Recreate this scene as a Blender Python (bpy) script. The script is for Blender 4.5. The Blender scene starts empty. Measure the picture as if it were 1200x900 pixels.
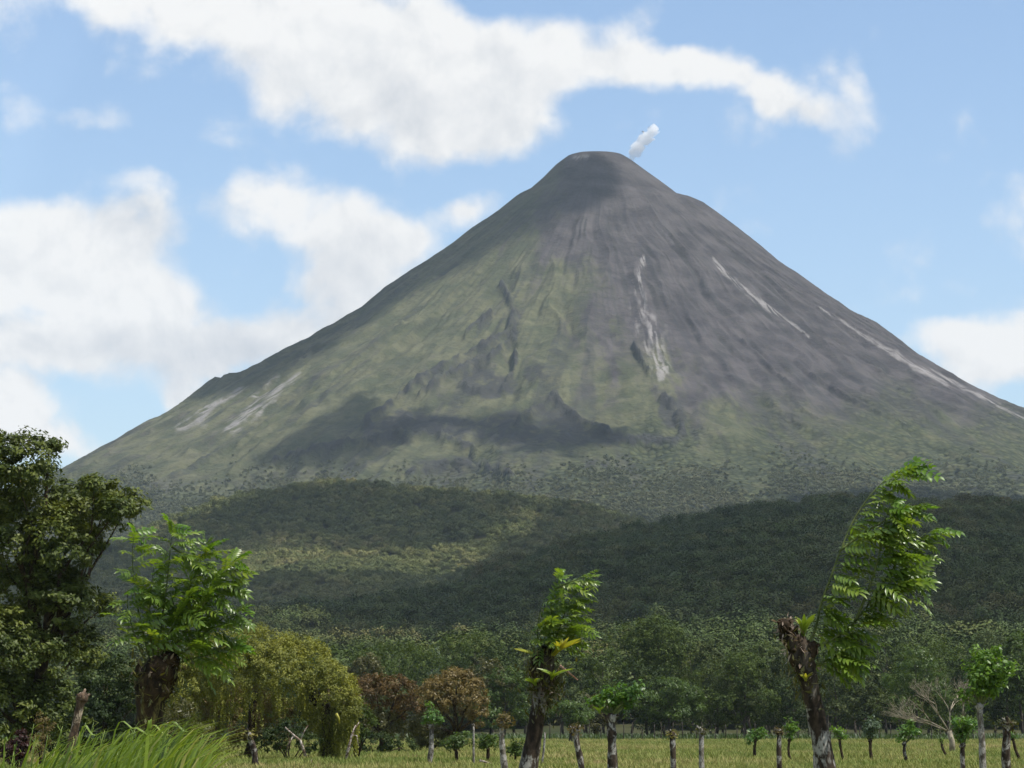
import bpy, math, random
import numpy as np
from mathutils import Vector, Matrix

# ------------------------------------------------------------------ camera, sky, sun, exposure
SC = bpy.context.scene
COL = SC.collection
FPX = 3420.0                      # focal length in 1200-pixel-wide frame units
HOR = 853.0                       # horizon row in that frame
EYE = 1.7
PITCH = math.atan((HOR - 450.0) / FPX)
CP, SP = math.cos(PITCH), math.sin(PITCH)

cam = bpy.data.cameras.new('camera')
cam.sensor_width = 36.0
cam.lens = 36.0 * FPX / 1200.0
cam.clip_start = 0.5
cam.clip_end = 40000.0
cam_ob = bpy.data.objects.new('camera', cam)
cam_ob.location = (0, 0, EYE)
cam_ob.rotation_euler = (math.pi / 2 + PITCH, 0, 0)
COL.objects.link(cam_ob)
SC.camera = cam_ob

SUN_EL = math.radians(64.0)
SUN_DIR = Vector((0.80, -0.30, 0)).normalized() * math.cos(SUN_EL) + Vector((0, 0, math.sin(SUN_EL)))
SUN_STRENGTH = 3.2
sun = bpy.data.lights.new('sun', 'SUN')
sun.energy = SUN_STRENGTH
sun.angle = math.radians(0.53)
sun.color = (1.0, 0.955, 0.88)
sun_ob = bpy.data.objects.new('sun', sun)
sun_ob.rotation_euler = SUN_DIR.to_track_quat('Z', 'Y').to_euler()
COL.objects.link(sun_ob)

SC.view_settings.view_transform = 'Standard'
SC.view_settings.look = 'None'
SC.view_settings.exposure = 0.97
SC.view_settings.gamma = 1.0
SC.view_settings.use_curve_mapping = False
SC.render.engine = 'CYCLES'
SC.cycles.use_denoising = True
SC.cycles.max_bounces = 6
SC.cycles.diffuse_bounces = 3
SC.cycles.transmission_bounces = 3
SC.cycles.volume_bounces = 4
SC.cycles.transparent_max_bounces = 8
SC.cycles.sample_clamp_indirect = 6.0

HAZE_DENSITY = 2.9e-5


class NT:
    """small wrapper to write node trees tersely"""
    def __init__(self, tree):
        self.t = tree
        tree.nodes.clear()

    def n(self, kind, **kw):
        nd = self.t.nodes.new(kind)
        ins = kw.pop('ins', {})
        for k, v in kw.items():
            setattr(nd, k, v)
        for k, v in ins.items():
            s = nd.inputs[k]
            if isinstance(v, bpy.types.NodeSocket):
                self.t.links.new(v, s)
            else:
                s.default_value = v
        return nd

    def math(self, op, a, b=None, clamp=False):
        ins = {0: a}
        if b is not None:
            ins[1] = b
        return self.n('ShaderNodeMath', operation=op, use_clamp=clamp, ins=ins).outputs[0]

    def smooth(self, v, lo, hi, a=0.0, b=1.0):
        return self.n('ShaderNodeMapRange', interpolation_type='SMOOTHSTEP',
                      ins={0: v, 1: lo, 2: hi, 3: a, 4: b}).outputs[0]

    def noise(self, vec, scale, detail=4.0, rough=0.55, dist=0.0, out='Fac'):
        nd = self.n('ShaderNodeTexNoise', ins={'Vector': vec, 'Scale': scale, 'Detail': detail,
                                                'Roughness': rough, 'Distortion': dist})
        return nd.outputs[out]

    def mix(self, f, a, b):
        nd = self.n('ShaderNodeMix', data_type='RGBA')
        for s, v in ((nd.inputs[0], f), (nd.inputs[6], a), (nd.inputs[7], b)):
            if isinstance(v, bpy.types.NodeSocket):
                self.t.links.new(v, s)
            elif s.type == 'RGBA':
                s.default_value = (*v, 1.0) if len(v) == 3 else v
            else:
                s.default_value = v
        return nd.outputs[2]

    def vmath(self, op, a, b=None, s=None):
        ins = {0: a}
        if b is not None:
            ins[1] = b
        nd = self.n('ShaderNodeVectorMath', operation=op, ins=ins)
        if s is not None:
            nd.inputs['Scale'].default_value = s
        return nd.outputs[0]


# ---- world: Nishita sky with cumulus clouds fixed in the sky
world = bpy.data.worlds.new('World')
SC.world = world
world.use_nodes = True
W = NT(world.node_tree)
sky = W.n('ShaderNodeTexSky', sky_type='NISHITA', sun_disc=False)
sky.sun_elevation = SUN_EL
sky.sun_rotation = math.atan2(SUN_DIR.x, SUN_DIR.y)
sky.altitude = 300.0
sky.air_density = 1.0
sky.dust_density = 1.2
sky.ozone_density = 2.2
SKY_STRENGTH = 0.091
dirv = W.n('ShaderNodeTexCoord').outputs['Generated']
xyz = W.n('ShaderNodeSeparateXYZ', ins={0: dirv})
az = W.math('ARCTAN2', xyz.outputs[0], xyz.outputs[1])
el = W.math('ARCSINE', xyz.outputs[2])
big = W.vmath('SCALE', dirv, s=34.2)                      # about one unit per 100 px of the photo
warp = W.noise(big, 0.75, 4.0, 0.6, out='Color')
warp = W.vmath('SCALE', W.vmath('SUBTRACT', warp, (0.5, 0.5, 0.5)), s=0.75)
plane = W.n('ShaderNodeCombineXYZ', ins={0: W.math('MULTIPLY', az, 34.2), 1: W.math('MULTIPLY', el, 34.2), 2: 0.0}).outputs[0]
wxyz = W.n('ShaderNodeSeparateXYZ', ins={0: warp})
plane = W.vmath('ADD', plane, W.n('ShaderNodeCombineXYZ', ins={0: wxyz.outputs[0], 1: wxyz.outputs[2], 2: 0.0}).outputs[0])


def blobs(lst):
    tot = None
    for (x, y, rx, ry, rot, wt) in lst:
        m = W.n('ShaderNodeMapping', vector_type='TEXTURE', ins={
            'Vector': plane, 'Location': ((x - 600) / 100.0, (HOR - y) / 100.0, 0),
            'Rotation': (0, 0, math.radians(rot)), 'Scale': (rx / 100.0, ry / 100.0, 1)}).outputs[0]
        g = W.n('ShaderNodeTexGradient', gradient_type='SPHERICAL', ins={0: m}).outputs['Fac']
        g = W.math('MULTIPLY', g, wt)
        tot = g if tot is None else W.math('ADD', tot, g)
    return tot


CLOUDS = [
    (325, 402, 140, 45, 8, 0.55), (420, 372, 110, 50, 20, 0.5), (230, 442, 300, 50, 0, 0.22), (180, 310, 330, 130, 0, 0.08), (470, 200, 200, 60, 0, 0.14), (960, 170, 200, 70, -20, 0.14), (1100, 330, 160, 90, 0, 0.14),
    (120, -40, 330, 120, 0, 1.3), (330, 25, 270, 140, -10, 1.25), (440, 85, 190, 120, -10, 1.15),
    (560, 95, 140, 100, 0, 1.05), (480, 160, 110, 55, 10, 0.7), (650, 72, 110, 62, 0, 0.8),
    (705, 60, 85, 66, 0, 0.85), (780, 88, 105, 44, -5, 0.85), (868, 92, 95, 48, -12, 0.95),
    (930, 130, 95, 32, -25, 0.72), (1024, 148, 60, 36, -55, 0.46), (640, 140, 70, 60, 0, 0.4),
    (985, 105, 60, 20, -20, 0.22), (820, 80, 80, 40, 0, 0.4),
    (60, 350, 205, 120, 0, 1.2), (140, 325, 110, 92, 0, 1.0), (10, 295, 110, 80, 0, 0.9),
    (205, 385, 105, 62, -10, 0.8), (90, 425, 230, 50, 0, 0.85), (300, 402, 150, 40, 12, 0.7),
    (345, 232, 95, 52, 0, 0.85), (405, 285, 105, 75, 0, 0.95), (470, 292, 105, 62, 20, 0.9),
    (548, 245, 62, 36, 10, 1.15), (390, 355, 120, 50, 0, 0.75), (275, 240, 52, 42, 0, 0.55), (300, 270, 60, 40, 0, 0.3),
    (35, 503, 100, 52, -8, 1.2), (90, 530, 50, 30, -20, 0.7), (200, 464, 52, 36, 0, 1.0), (0, 480, 70, 36, 0, 0.8),
    (1150, 415, 125, 55, 10, 1.15), (1215, 400, 110, 68, 0, 0.95), (1090, 395, 50, 30, 0, 0.5),
    (45, 135, 95, 48, 0, 0.50), (30, 150, 60, 36, 0, 0.28), (165, 250, 105, 48, -5, 0.40), (215, 287, 60, 32, 0, 0.36),
    (1190, 215, 75, 62, 20, 0.38), (240, 158, 70, 48, 10, 0.36), (1062, 292, 60, 42, 0, 0.28), (1165, 350, 70, 40, 0, 0.2),
    (600, 158, 80, 50, 0, 0.28), (115, 150, 60, 35, 0, 0.3), (120, 215, 120, 30, -8, 0.18),
]
GREYS = [
    (470, 140, 190, 70, -8, 1.0), (330, 105, 150, 50, -10, 0.6), (90, 425, 300, 62, 0, 1.05), (300, 400, 230, 75, 5, 0.95),
    (400, 310, 150, 80, 10, 0.9), (620, 130, 110, 60, 0, 0.6), (240, 300, 120, 70, 0, 0.5), (940, 150, 120, 40, -25, 0.55),
    (170, 260, 160, 60, 0, 0.8), (30, 530, 120, 30, 0, 0.5), (1150, 450, 200, 40, 0, 0.4), (560, 60, 160, 60, 0, 0.3),
]
field = blobs(CLOUDS)
grey = blobs(GREYS)
# the same weather goes on outside the frame
off = W.vmath('SUBTRACT', plane, (0.0, 4.0, 0.0))
rad = W.n('ShaderNodeVectorMath', operation='LENGTH', ins={0: off}).outputs['Value']
outside = W.smooth(rad, 8.2, 11.0)
gen = W.noise(big, 0.16, 3.0, 0.5)
gen = W.math('MULTIPLY', W.smooth(gen, 0.45, 0.62), outside)
field = W.math('ADD', field, W.math('MULTIPLY', gen, 0.9))
n1 = W.noise(big, 0.9, 10.0, 0.60, 0.2)
n2 = W.noise(W.vmath('ADD', big, (0.10, 0.0, 0.20)), 0.9, 8.0, 0.60, 0.2)
dens = W.math('ADD', field, W.math('MULTIPLY', W.math('SUBTRACT', n1, 0.5), 1.9))
bil = W.n('ShaderNodeTexVoronoi', feature='SMOOTH_F1', ins={'Vector': W.vmath('ADD', big, warp), 'Scale': 1.9, 'Smoothness': 0.35}).outputs['Distance']
dens = W.math('ADD', dens, W.math('MULTIPLY', W.math('SUBTRACT', 0.42, bil), 0.55))
mask = W.smooth(dens, 0.12, 0.95)
relief = W.math('MULTIPLY', W.math('SUBTRACT', n1, n2), 2.0)
lit = W.math('SUBTRACT', W.math('ADD', 1.0, relief), W.math('MULTIPLY', grey, 0.46))
lit = W.math('ADD', lit, 0.0, True)
ccol = W.mix(lit, (0.52, 0.565, 0.63), (0.90, 0.90, 0.895))
bg_sky = W.n('ShaderNodeBackground', ins={0: sky.outputs[0], 1: SKY_STRENGTH})
bg_cloud = W.n('ShaderNodeBackground', ins={0: ccol, 1: 0.56})
mx = W.n('ShaderNodeMixShader', ins={0: mask, 1: bg_sky.outputs[0], 2: bg_cloud.outputs[0]})
W.n('ShaderNodeOutputWorld', ins={0: mx.outputs[0]})

# ------------------------------------------------------------------ maths helpers


def ray(x, y):
    """photo pixel -> (dx/dy, dz/dy) of its line of sight"""
    u = (np.asarray(x, float) - 600.0) / FPX
    v = (450.0 - np.asarray(y, float)) / FPX
    fy = CP - v * SP
    return u / fy, (SP + v * CP) / fy


def at(x, y, d):
    a, s = ray(x, y)
    return Vector((float(a) * d, d, EYE + float(s) * d))


def ground_at(x, d):
    return Vector(((x - 600.0) / FPX * d, d, 0.0))


def project(P):
    X, Y, Z = P[..., 0], P[..., 1], P[..., 2] - EYE
    f = Y * CP + Z * SP
    f = np.where(f < 1e-3, 1e-3, f)
    return 600 + FPX * X / f, 450 - FPX * (Z * CP - Y * SP) / f


def _hash(ix, iy, iz, seed):
    h = (ix.astype(np.int64) * 374761393 + iy.astype(np.int64) * 668265263 + iz.astype(np.int64) * 2147483647 + seed * 974634777) & 0xFFFFFFFF
    h = ((h ^ (h >> 13)) * 1274126177) & 0xFFFFFFFF
    h = (h ^ (h >> 16)) & 0xFFFF
    return h / 65535.0


def vnoise(x, y, z=None, seed=0):
    x = np.asarray(x, float)
    y = np.asarray(y, float)
    z = np.zeros_like(x) if z is None else np.asarray(z, float)
    ix, iy, iz = np.floor(x), np.floor(y), np.floor(z)
    fx, fy, fz = x - ix, y - iy, z - iz
    fx, fy, fz = fx * fx * (3 - 2 * fx), fy * fy * (3 - 2 * fy), fz * fz * (3 - 2 * fz)
    r = 0
    for k in ((0, 1) if np.any(fz) else (0,)):
        for j in (0, 1):
            for i in (0, 1):
                w = (fx if i else 1 - fx) * (fy if j else 1 - fy) * (fz if k else 1 - fz)
                r = r + w * _hash(ix + i, iy + j, iz + k, seed)
    return r


def fbm(x, y, octv=4, seed=0, gain=0.5):
    s, a, t = 0.0, 1.0, 0.0
    for k in range(octv):
        s = s + a * vnoise(np.asarray(x) * 2 ** k + 17.3 * k, np.asarray(y) * 2 ** k - 9.1 * k, None, seed + k)
        t += a
        a *= gain
    return s / t


def sstep(v, a, b):
    t = np.clip((v - a) / (b - a), 0, 1)
    return t * t * (3 - 2 * t)


def inside_poly(px, py, poly):
    r = np.zeros(np.shape(px), bool)
    n = len(poly)
    for i in range(n):
        x0, y0 = poly[i]
        x1, y1 = poly[(i + 1) % n]
        if y0 == y1:
            continue
        c = ((y0 > py) != (y1 > py)) & (px < (x1 - x0) * (py - y0) / (y1 - y0) + x0)
        r ^= c
    return r


def soft_poly(px, py, poly, soft, seed=0):
    """0..1 cover of a polygon with a soft, slightly ragged edge"""
    wx = (fbm(px / 45, py / 45, 3, seed) - 0.5) * soft * 3.0
    wy = (fbm(px / 45 + 50, py / 45, 3, seed + 5) - 0.5) * soft * 3.0
    acc = 0.0
    k = 16
    for i in range(k):
        a = i * 2.399963
        rr = soft * math.sqrt((i + 0.5) / k)
        acc = acc + inside_poly(px + wx + rr * math.cos(a), py + wy + rr * math.sin(a), poly)
    return acc / k


# ------------------------------------------------------------------ object helpers
def tag(o, label=None, category=None, group=None, kind=None):
    for k, v in (('label', label), ('category', category), ('group', group), ('kind', kind)):
        if v:
            o[k] = v
    return o


def link(name, data, parent=None):
    o = bpy.data.objects.new(name, data)
    COL.objects.link(o)
    if parent is not None:
        o.parent = parent
    return o


def empty(name, loc, label, category, group=None):
    o = link(name, None)
    o.location = loc
    o.empty_display_size = 0.2
    return tag(o, label, category, group)


def np_mesh(name, V, F, mat=None, smooth=False):
    """V n x 3, F m x 4 (or m x 3)"""
    V = np.asarray(V, np.float32).reshape(-1, 3)
    F = np.asarray(F, np.int32)
    k = F.shape[1]
    me = bpy.data.meshes.new(name)
    me.vertices.add(len(V))
    me.vertices.foreach_set('co', V.ravel())
    me.loops.add(F.size)
    me.loops.foreach_set('vertex_index', F.ravel())
    me.polygons.add(len(F))
    me.polygons.foreach_set('loop_start', np.arange(0, F.size, k, dtype=np.int32))
    me.polygons.foreach_set('loop_total', np.full(len(F), k, np.int32))
    me.update(calc_edges=True)
    me.validate()
    if smooth:
        me.polygons.foreach_set('use_smooth', np.ones(len(me.polygons), bool))
    if mat:
        me.materials.append(mat)
    return me


class MB:
    """collects tubes, lumps and blades, built as one mesh"""
    def __init__(self):
        self.v, self.f, self.m = [], [], []

    def tube(self, path, radii, sides=8, rough=0.0, rng=None, cap=True, mi=0):
        P = [Vector(p) for p in path]
        b0 = len(self.v)
        n = len(P)
        ref = Vector((0.31, 0.87, 0.38)).normalized()
        for i, p in enumerate(P):
            t = (P[min(i + 1, n - 1)] - P[max(i - 1, 0)]).normalized()
            a = t.cross(ref)
            a = a.normalized() if a.length > 1e-4 else t.orthogonal().normalized()
            b = t.cross(a)
            for k in range(sides):
                an = 2 * math.pi * k / sides
                r = radii[i] * (1 + (rng.uniform(-rough, rough) if rng else 0))
                self.v.append(p + (a * math.cos(an) + b * math.sin(an)) * r)
        for i in range(n - 1):
            for k in range(sides):
                k2 = (k + 1) % sides
                self.f.append((b0 + i * sides + k, b0 + i * sides + k2, b0 + (i + 1) * sides + k2, b0 + (i + 1) * sides + k))
                self.m.append(mi)
        if cap:
            for i, rev in ((0, True), (n - 1, False)):
                c = len(self.v)
                self.v.append(P[i])
                for k in range(sides):
                    q = (b0 + i * sides + k, b0 + i * sides + (k + 1) % sides)
                    self.f.append((q[1], q[0], c) if rev else (q[0], q[1], c))
                    self.m.append(mi)

    def lump(self, c, r, rng, rough=0.22, seg=10, rings=7, mi=0):
        """closed uneven boulder-like lump; r is a radius or three"""
        r = Vector((r, r, r)) if not hasattr(r, '__len__') else Vector(r)
        c = Vector(c)
        b0 = len(self.v)
        ph = [rng.uniform(0, 9) for _ in range(4)]
        self.v.append(c + Vector((0, 0, r.z)))
        for i in range(1, rings):
            th = math.pi * i / rings
            for k in range(seg):
                a = 2 * math.pi * k / seg
                d = Vector((math.sin(th) * math.cos(a), math.sin(th) * math.sin(a), math.cos(th)))
                s = 1 + rough * (math.sin(3 * a + ph[0] + 2 * th) * 0.5 + math.sin(5 * a + ph[1] - 3 * th) * 0.35) + rng.uniform(-rough, rough) * 0.6
                self.v.append(c + Vector((d.x * r.x, d.y * r.y, d.z * r.z)) * s)
        last = len(self.v)
        self.v.append(c - Vector((0, 0, r.z)))
        for k in range(seg):
            k2 = (k + 1) % seg
            self.f.append((b0, b0 + 1 + k, b0 + 1 + k2))
            self.m.append(mi)
            e = b0 + 1 + (rings - 2) * seg
            self.f.append((e + k2, e + k, last))
            self.m.append(mi)
            for i in range(rings - 2):
                q = b0 + 1 + i * seg
                self.f.append((q + k, q + seg + k, q + seg + k2, q + k2))
                self.m.append(mi)

    def blade(self, pts, widths, side, fold=0.0, mi=0):
        """a strip along pts, side = width direction; fold raises both edges (a keeled blade)"""
        b0 = len(self.v)
        n = len(pts)
        for p, w in zip(pts, widths):
            p = Vector(p)
            self.v.append(p - side * w + Vector((0, 0, fold * w)))
            self.v.append(p)
            self.v.append(p + side * w + Vector((0, 0, fold * w)))
        for i in range(n - 1):
            q = b0 + 3 * i
            self.f.append((q, q + 1, q + 4, q + 3))
            self.f.append((q + 1, q + 2, q + 5, q + 4))
            self.m += [mi, mi]

    def mesh(self, name, mats, smooth=True, origin=(0, 0, 0)):
        o = Vector(origin)
        me = bpy.data.meshes.new(name)
        me.from_pydata([tuple(Vector(v) - o) for v in self.v], [], self.f)
        for m in (mats if isinstance(mats, (list, tuple)) else [mats]):
            me.materials.append(m)
        me.polygons.foreach_set('material_index', self.m)
        me.polygons.foreach_set('use_smooth', [smooth] * len(me.polygons))
        me.update()
        return me


def diamonds(C, N, L, Wd, rs, droop=None):
    """leaf-sized folded quads: C centres, N normals, L half lengths, Wd half widths -> V, F"""
    n = len(C)
    N = N / np.maximum(np.linalg.norm(N, axis=1, keepdims=True), 1e-6)
    R = rs.normal(size=(n, 3))
    if droop is not None:
        R = R * (1 - droop) + np.array([0, 0, -1.0]) * droop * 2
    T = R - (R * N).sum(1, keepdims=True) * N
    T /= np.maximum(np.linalg.norm(T, axis=1, keepdims=True), 1e-6)
    B = np.cross(N, T)
    L = L[:, None]
    Wd = Wd[:, None]
    V = np.stack([C - T * L, C - B * Wd + T * L * 0.15 + N * Wd * 0.25, C + T * L, C + B * Wd + T * L * 0.15 + N * Wd * 0.25], 1)
    F = np.arange(4 * n).reshape(n, 4)
    return V.reshape(-1, 3), F


def crown(rs, lobes, n_clump, per, clump_r, leaf, up=0.35, flat=0.75, shell=(0.70, 1.04), aspect=0.5, bottom=0.45, inner=True):
    """foliage: lobes [(centre, (rx, ry, rz))] -> clumps near their surface -> leaves"""
    C = np.array([l[0] for l in lobes], float)
    R = np.array([l[1] for l in lobes], float)
    area = (R[:, 0] * R[:, 2] + R[:, 1] * R[:, 2] + R[:, 0] * R[:, 1])
    cc, cd, cr = [], [], []
    tries = 0
    while len(cc) < n_clump and tries < n_clump * 20:
        tries += 1
        k = rs.choice(len(C), p=area / area.sum())
        d = rs.normal(size=3)
        d /= np.linalg.norm(d)
        if d[2] < -0.25 and rs.rand() > bottom:
            continue
        p = C[k] + R[k] * d * rs.uniform(*shell)
        if inner:
            q = np.linalg.norm((p - C) / R, axis=1)
            q[k] = 9
            if q.min() < 0.62:
                continue
        cc.append(p)
        cd.append(d)
        cr.append(clump_r * rs.uniform(0.65, 1.35))
    cc, cd, cr = np.array(cc), np.array(cd), np.array(cr)
    idx = np.repeat(np.arange(len(cc)), per)
    o = rs.normal(size=(len(idx), 3))
    o /= np.linalg.norm(o, axis=1, keepdims=True)
    o *= (rs.rand(len(idx), 1) ** 0.45)
    P = cc[idx] + o * cr[idx, None] * np.array([1, 1, flat])
    N = cd[idx] * 0.5 + o * 0.5 + np.array([0, 0, up]) + rs.normal(size=o.shape) * 0.38
    L = leaf * rs.uniform(0.6, 1.3, len(idx))
    return diamonds(P, N, L, L * aspect * rs.uniform(0.7, 1.2, len(idx)), rs)


# ------------------------------------------------------------------ materials
def new_mat(name):
    m = bpy.data.materials.new(name)
    m.use_nodes = True
    return m, NT(m.node_tree)


def ramp(t, fac, stops):
    r = t.n('ShaderNodeValToRGB')
    e = r.color_ramp.elements
    while len(e) < len(stops):
        e.new(0.5)
    for el_, (p, c) in zip(e, stops):
        el_.position = p
        el_.color = (*c, 1)
    t.t.links.new(fac, r.inputs[0])
    return r.outputs[0]


def leaf_mat(name, stops, trans=0.35, scale=0.8, rough=0.45, spec=0.3, obj_rand=False, tint=(1.1, 1.05, 0.4)):
    m, t = new_mat(name)
    g = t.n('ShaderNodeNewGeometry')
    tc = t.n('ShaderNodeTexCoord')
    ns = t.noise(tc.outputs['Object'], scale, 2.0)
    f = t.math('MULTIPLY', g.outputs['Random Per Island'], 0.5)
    f = t.math('ADD', f, t.math('MULTIPLY', t.smooth(ns, 0.3, 0.7), 0.5))
    if obj_rand:
        oi = t.n('ShaderNodeObjectInfo').outputs['Random']
        f = t.math('ADD', t.math('MULTIPLY', f, 0.5), t.math('MULTIPLY', oi, 0.5))
    col = ramp(t, f, stops)
    p = t.n('ShaderNodeBsdfPrincipled', ins={'Base Color': col, 'Roughness': rough, 'Specular IOR Level': spec})
    tr = t.n('ShaderNodeBsdfTranslucent', ins={0: t.mix(1.0, col, col)})
    mul = t.n('ShaderNodeMix', data_type='RGBA', blend_type='MULTIPLY')
    mul.inputs[0].default_value = 1.0
    t.t.links.new(col, mul.inputs[6])
    mul.inputs[7].default_value = (tint[0] * 1.25, tint[1] * 1.25, tint[2] * 1.25, 1)
    t.t.links.new(mul.outputs[2], tr.inputs[0])
    s = t.n('ShaderNodeMixShader', ins={0: trans, 1: p.outputs[0], 2: tr.outputs[0]})
    t.n('ShaderNodeOutputMaterial', ins={0: s.outputs[0]})
    return m


def bark_mat(name, dark, mid, pale, pale_amt=0.5, scale=9.0, bump=0.5, moss_z=None):
    m, t = new_mat(name)
    tc = t.n('ShaderNodeTexCoord').outputs['Object']
    st = t.n('ShaderNodeMapping', ins={'Vector': tc, 'Scale': (1, 1, 0.55)}).outputs[0]
    a = t.noise(st, scale, 6.0, 0.65)
    b = t.noise(st, scale * 0.55, 4.0, 0.6, 0.6)
    col = t.mix(t.smooth(a, 0.38, 0.62), dark, mid)
    pf = t.smooth(b, 0.62 - 0.22 * pale_amt, 0.70 - 0.2 * pale_amt)
    pf = t.math('MULTIPLY', pf, t.smooth(t.noise(st, scale * 3.0, 3.0, 0.6), 0.33, 0.55))
    if moss_z is not None:
        hz = t.n('ShaderNodeSeparateXYZ', ins={0: tc}).outputs[2]
        pf = t.math('MULTIPLY', pf, t.smooth(hz, moss_z, moss_z + 0.35, 1.0, 0.12))
    col = t.mix(pf, col, pale)
    bp = t.n('ShaderNodeBump', ins={'Strength': bump, 'Distance': 0.02, 'Height': a})
    p = t.n('ShaderNodeBsdfPrincipled', ins={'Base Color': col, 'Roughness': 0.9, 'Specular IOR Level': 0.15, 'Normal': bp.outputs[0]})
    t.n('ShaderNodeOutputMaterial', ins={0: p.outputs[0]})
    return m


def plain_mat(name, a, b, scale=6.0, rough=0.85, spec=0.2):
    m, t = new_mat(name)
    tc = t.n('ShaderNodeTexCoord').outputs['Object']
    n = t.noise(tc, scale, 5.0, 0.6)
    col = t.mix(t.smooth(n, 0.35, 0.65), a, b)
    p = t.n('ShaderNodeBsdfPrincipled', ins={'Base Color': col, 'Roughness': rough, 'Specular IOR Level': spec})
    t.n('ShaderNodeOutputMaterial', ins={0: p.outputs[0]})
    return m


M_FRESH = leaf_mat('fresh_leaf', [(0.1, (0.07, 0.125, 0.016)), (0.5, (0.13, 0.21, 0.026)), (0.95, (0.26, 0.32, 0.045))], 0.42, 2.0, 0.36, 0.6, True)
M_FRESH_STATIC = leaf_mat('fresh_leaf_clump', [(0.1, (0.04, 0.095, 0.016)), (0.55, (0.075, 0.16, 0.024)), (0.95, (0.13, 0.22, 0.04))], 0.4, 2.0, 0.4, 0.4)
M_BRIGHT = leaf_mat('bright_leaf', [(0.1, (0.05, 0.12, 0.015)), (0.9, (0.15, 0.26, 0.03))], 0.45, 2.0, 0.4, 0.4)
M_BIGTREE = leaf_mat('olive_dark_leaf', [(0.1, (0.026, 0.042, 0.008)), (0.5, (0.066, 0.090, 0.014)), (0.95, (0.135, 0.155, 0.028))], 0.25, 0.5, 0.5, 0.2)
M_VINE = leaf_mat('vine_leaf', [(0.1, (0.078, 0.092, 0.013)), (0.5, (0.155, 0.168, 0.024)), (0.95, (0.25, 0.25, 0.038))], 0.3, 0.6, 0.55, 0.25)
M_VINE_DRY = leaf_mat('dry_vine_leaf', [(0.1, (0.09, 0.07, 0.025)), (0.9, (0.17, 0.135, 0.05))], 0.3, 0.8, 0.6, 0.2)
M_RUSTDARK = leaf_mat('dull_rust_leaf', [(0.1, (0.055, 0.036, 0.012)), (0.5, (0.095, 0.060, 0.020)), (0.95, (0.135, 0.090, 0.030))], 0.25, 0.7, 0.5, 0.2, False, (1.1, 0.95, 0.6))
M_RUST = leaf_mat('rust_leaf', [(0.1, (0.070, 0.052, 0.014)), (0.5, (0.135, 0.100, 0.027)), (0.95, (0.21, 0.155, 0.045))], 0.25, 0.7, 0.5, 0.3, False, (1.1, 0.95, 0.6))
M_OLIVE = leaf_mat('olive_leaf', [(0.1, (0.045, 0.05, 0.014)), (0.9, (0.10, 0.095, 0.026))], 0.3, 0.8)
M_DARKLEAF = leaf_mat('dark_leaf', [(0.1, (0.013, 0.026, 0.008)), (0.9, (0.042, 0.064, 0.016))], 0.25, 0.5, 0.6, 0.12)
M_GREYLEAF = leaf_mat('grey_green_leaf', [(0.1, (0.022, 0.036, 0.014)), (0.5, (0.048, 0.068, 0.024)), (0.95, (0.108, 0.128, 0.048))], 0.25, 0.35, 0.6, 0.12)
M_MIDLEAF = leaf_mat('mid_green_leaf', [(0.1, (0.022, 0.042, 0.010)), (0.9, (0.080, 0.112, 0.022))], 0.3, 0.35, 0.6, 0.12)
M_VIVID = leaf_mat('vivid_leaf', [(0.1, (0.035, 0.065, 0.012)), (0.9, (0.08, 0.13, 0.022))], 0.35, 0.4)
M_PALE = leaf_mat('pale_leaf', [(0.1, (0.05, 0.085, 0.045)), (0.9, (0.11, 0.15, 0.085))], 0.3, 0.6)
M_REDSHRUB = leaf_mat('red_leaf', [(0.1, (0.030, 0.011, 0.009)), (0.9, (0.055, 0.024, 0.017))], 0.3, 1.2, 0.5, 0.3, False, (1.2, 0.7, 0.6))
M_YELLOW = leaf_mat('yellow_leaf', [(0.1, (0.20, 0.24, 0.03)), (0.9, (0.46, 0.40, 0.06))], 0.35, 3.0, 0.4, 0.4, True)
M_BROMELIAD = leaf_mat('bromeliad_leaf', [(0.1, (0.12, 0.20, 0.02)), (0.9, (0.26, 0.33, 0.04))], 0.35, 3.0, 0.35, 0.5, True)
M_MOSSCAP = leaf_mat('moss_leaf', [(0.1, (0.10, 0.095, 0.022)), (0.9, (0.24, 0.21, 0.05))], 0.25, 4.0)
M_DEADLEAF = leaf_mat('dead_leaf', [(0.1, (0.12, 0.08, 0.05)), (0.9, (0.42, 0.34, 0.28))], 0.2, 4.0, 0.6, 0.2, False, (1, 0.9, 0.7))
M_GRASS = leaf_mat('tall_grass_blade', [(0.08, (0.05, 0.085, 0.012)), (0.45, (0.13, 0.20, 0.024)), (0.8, (0.21, 0.28, 0.036)), (0.95, (0.32, 0.30, 0.11))], 0.4, 1.2, 0.35, 0.5)
M_BARK = bark_mat('lichen_bark', (0.016, 0.012, 0.009), (0.055, 0.040, 0.028), (0.28, 0.27, 0.24), 0.5, 9.0, 0.7, 1.9)
M_BARK_PALE = bark_mat('pale_bark', (0.05, 0.042, 0.032), (0.13, 0.115, 0.09), (0.30, 0.285, 0.255), 0.7, 9.0)
M_BARK_DARK = bark_mat('dark_mossy_bark', (0.012, 0.009, 0.006), (0.045, 0.030, 0.016), (0.10, 0.085, 0.03), 0.3, 9.0, 0.8)
M_BARK_BROWN = bark_mat('brown_bark', (0.035, 0.024, 0.016), (0.11, 0.075, 0.048), (0.36, 0.30, 0.22), 0.4, 12.0, 0.8)
M_BARK_FAR = bark_mat('grey_bark', (0.03, 0.026, 0.021), (0.07, 0.06, 0.048), (0.20, 0.185, 0.16), 0.3, 2.0, 0.3)
M_TWIG = plain_mat('bare_twig', (0.15, 0.13, 0.092), (0.29, 0.255, 0.185), 3.0)
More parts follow.
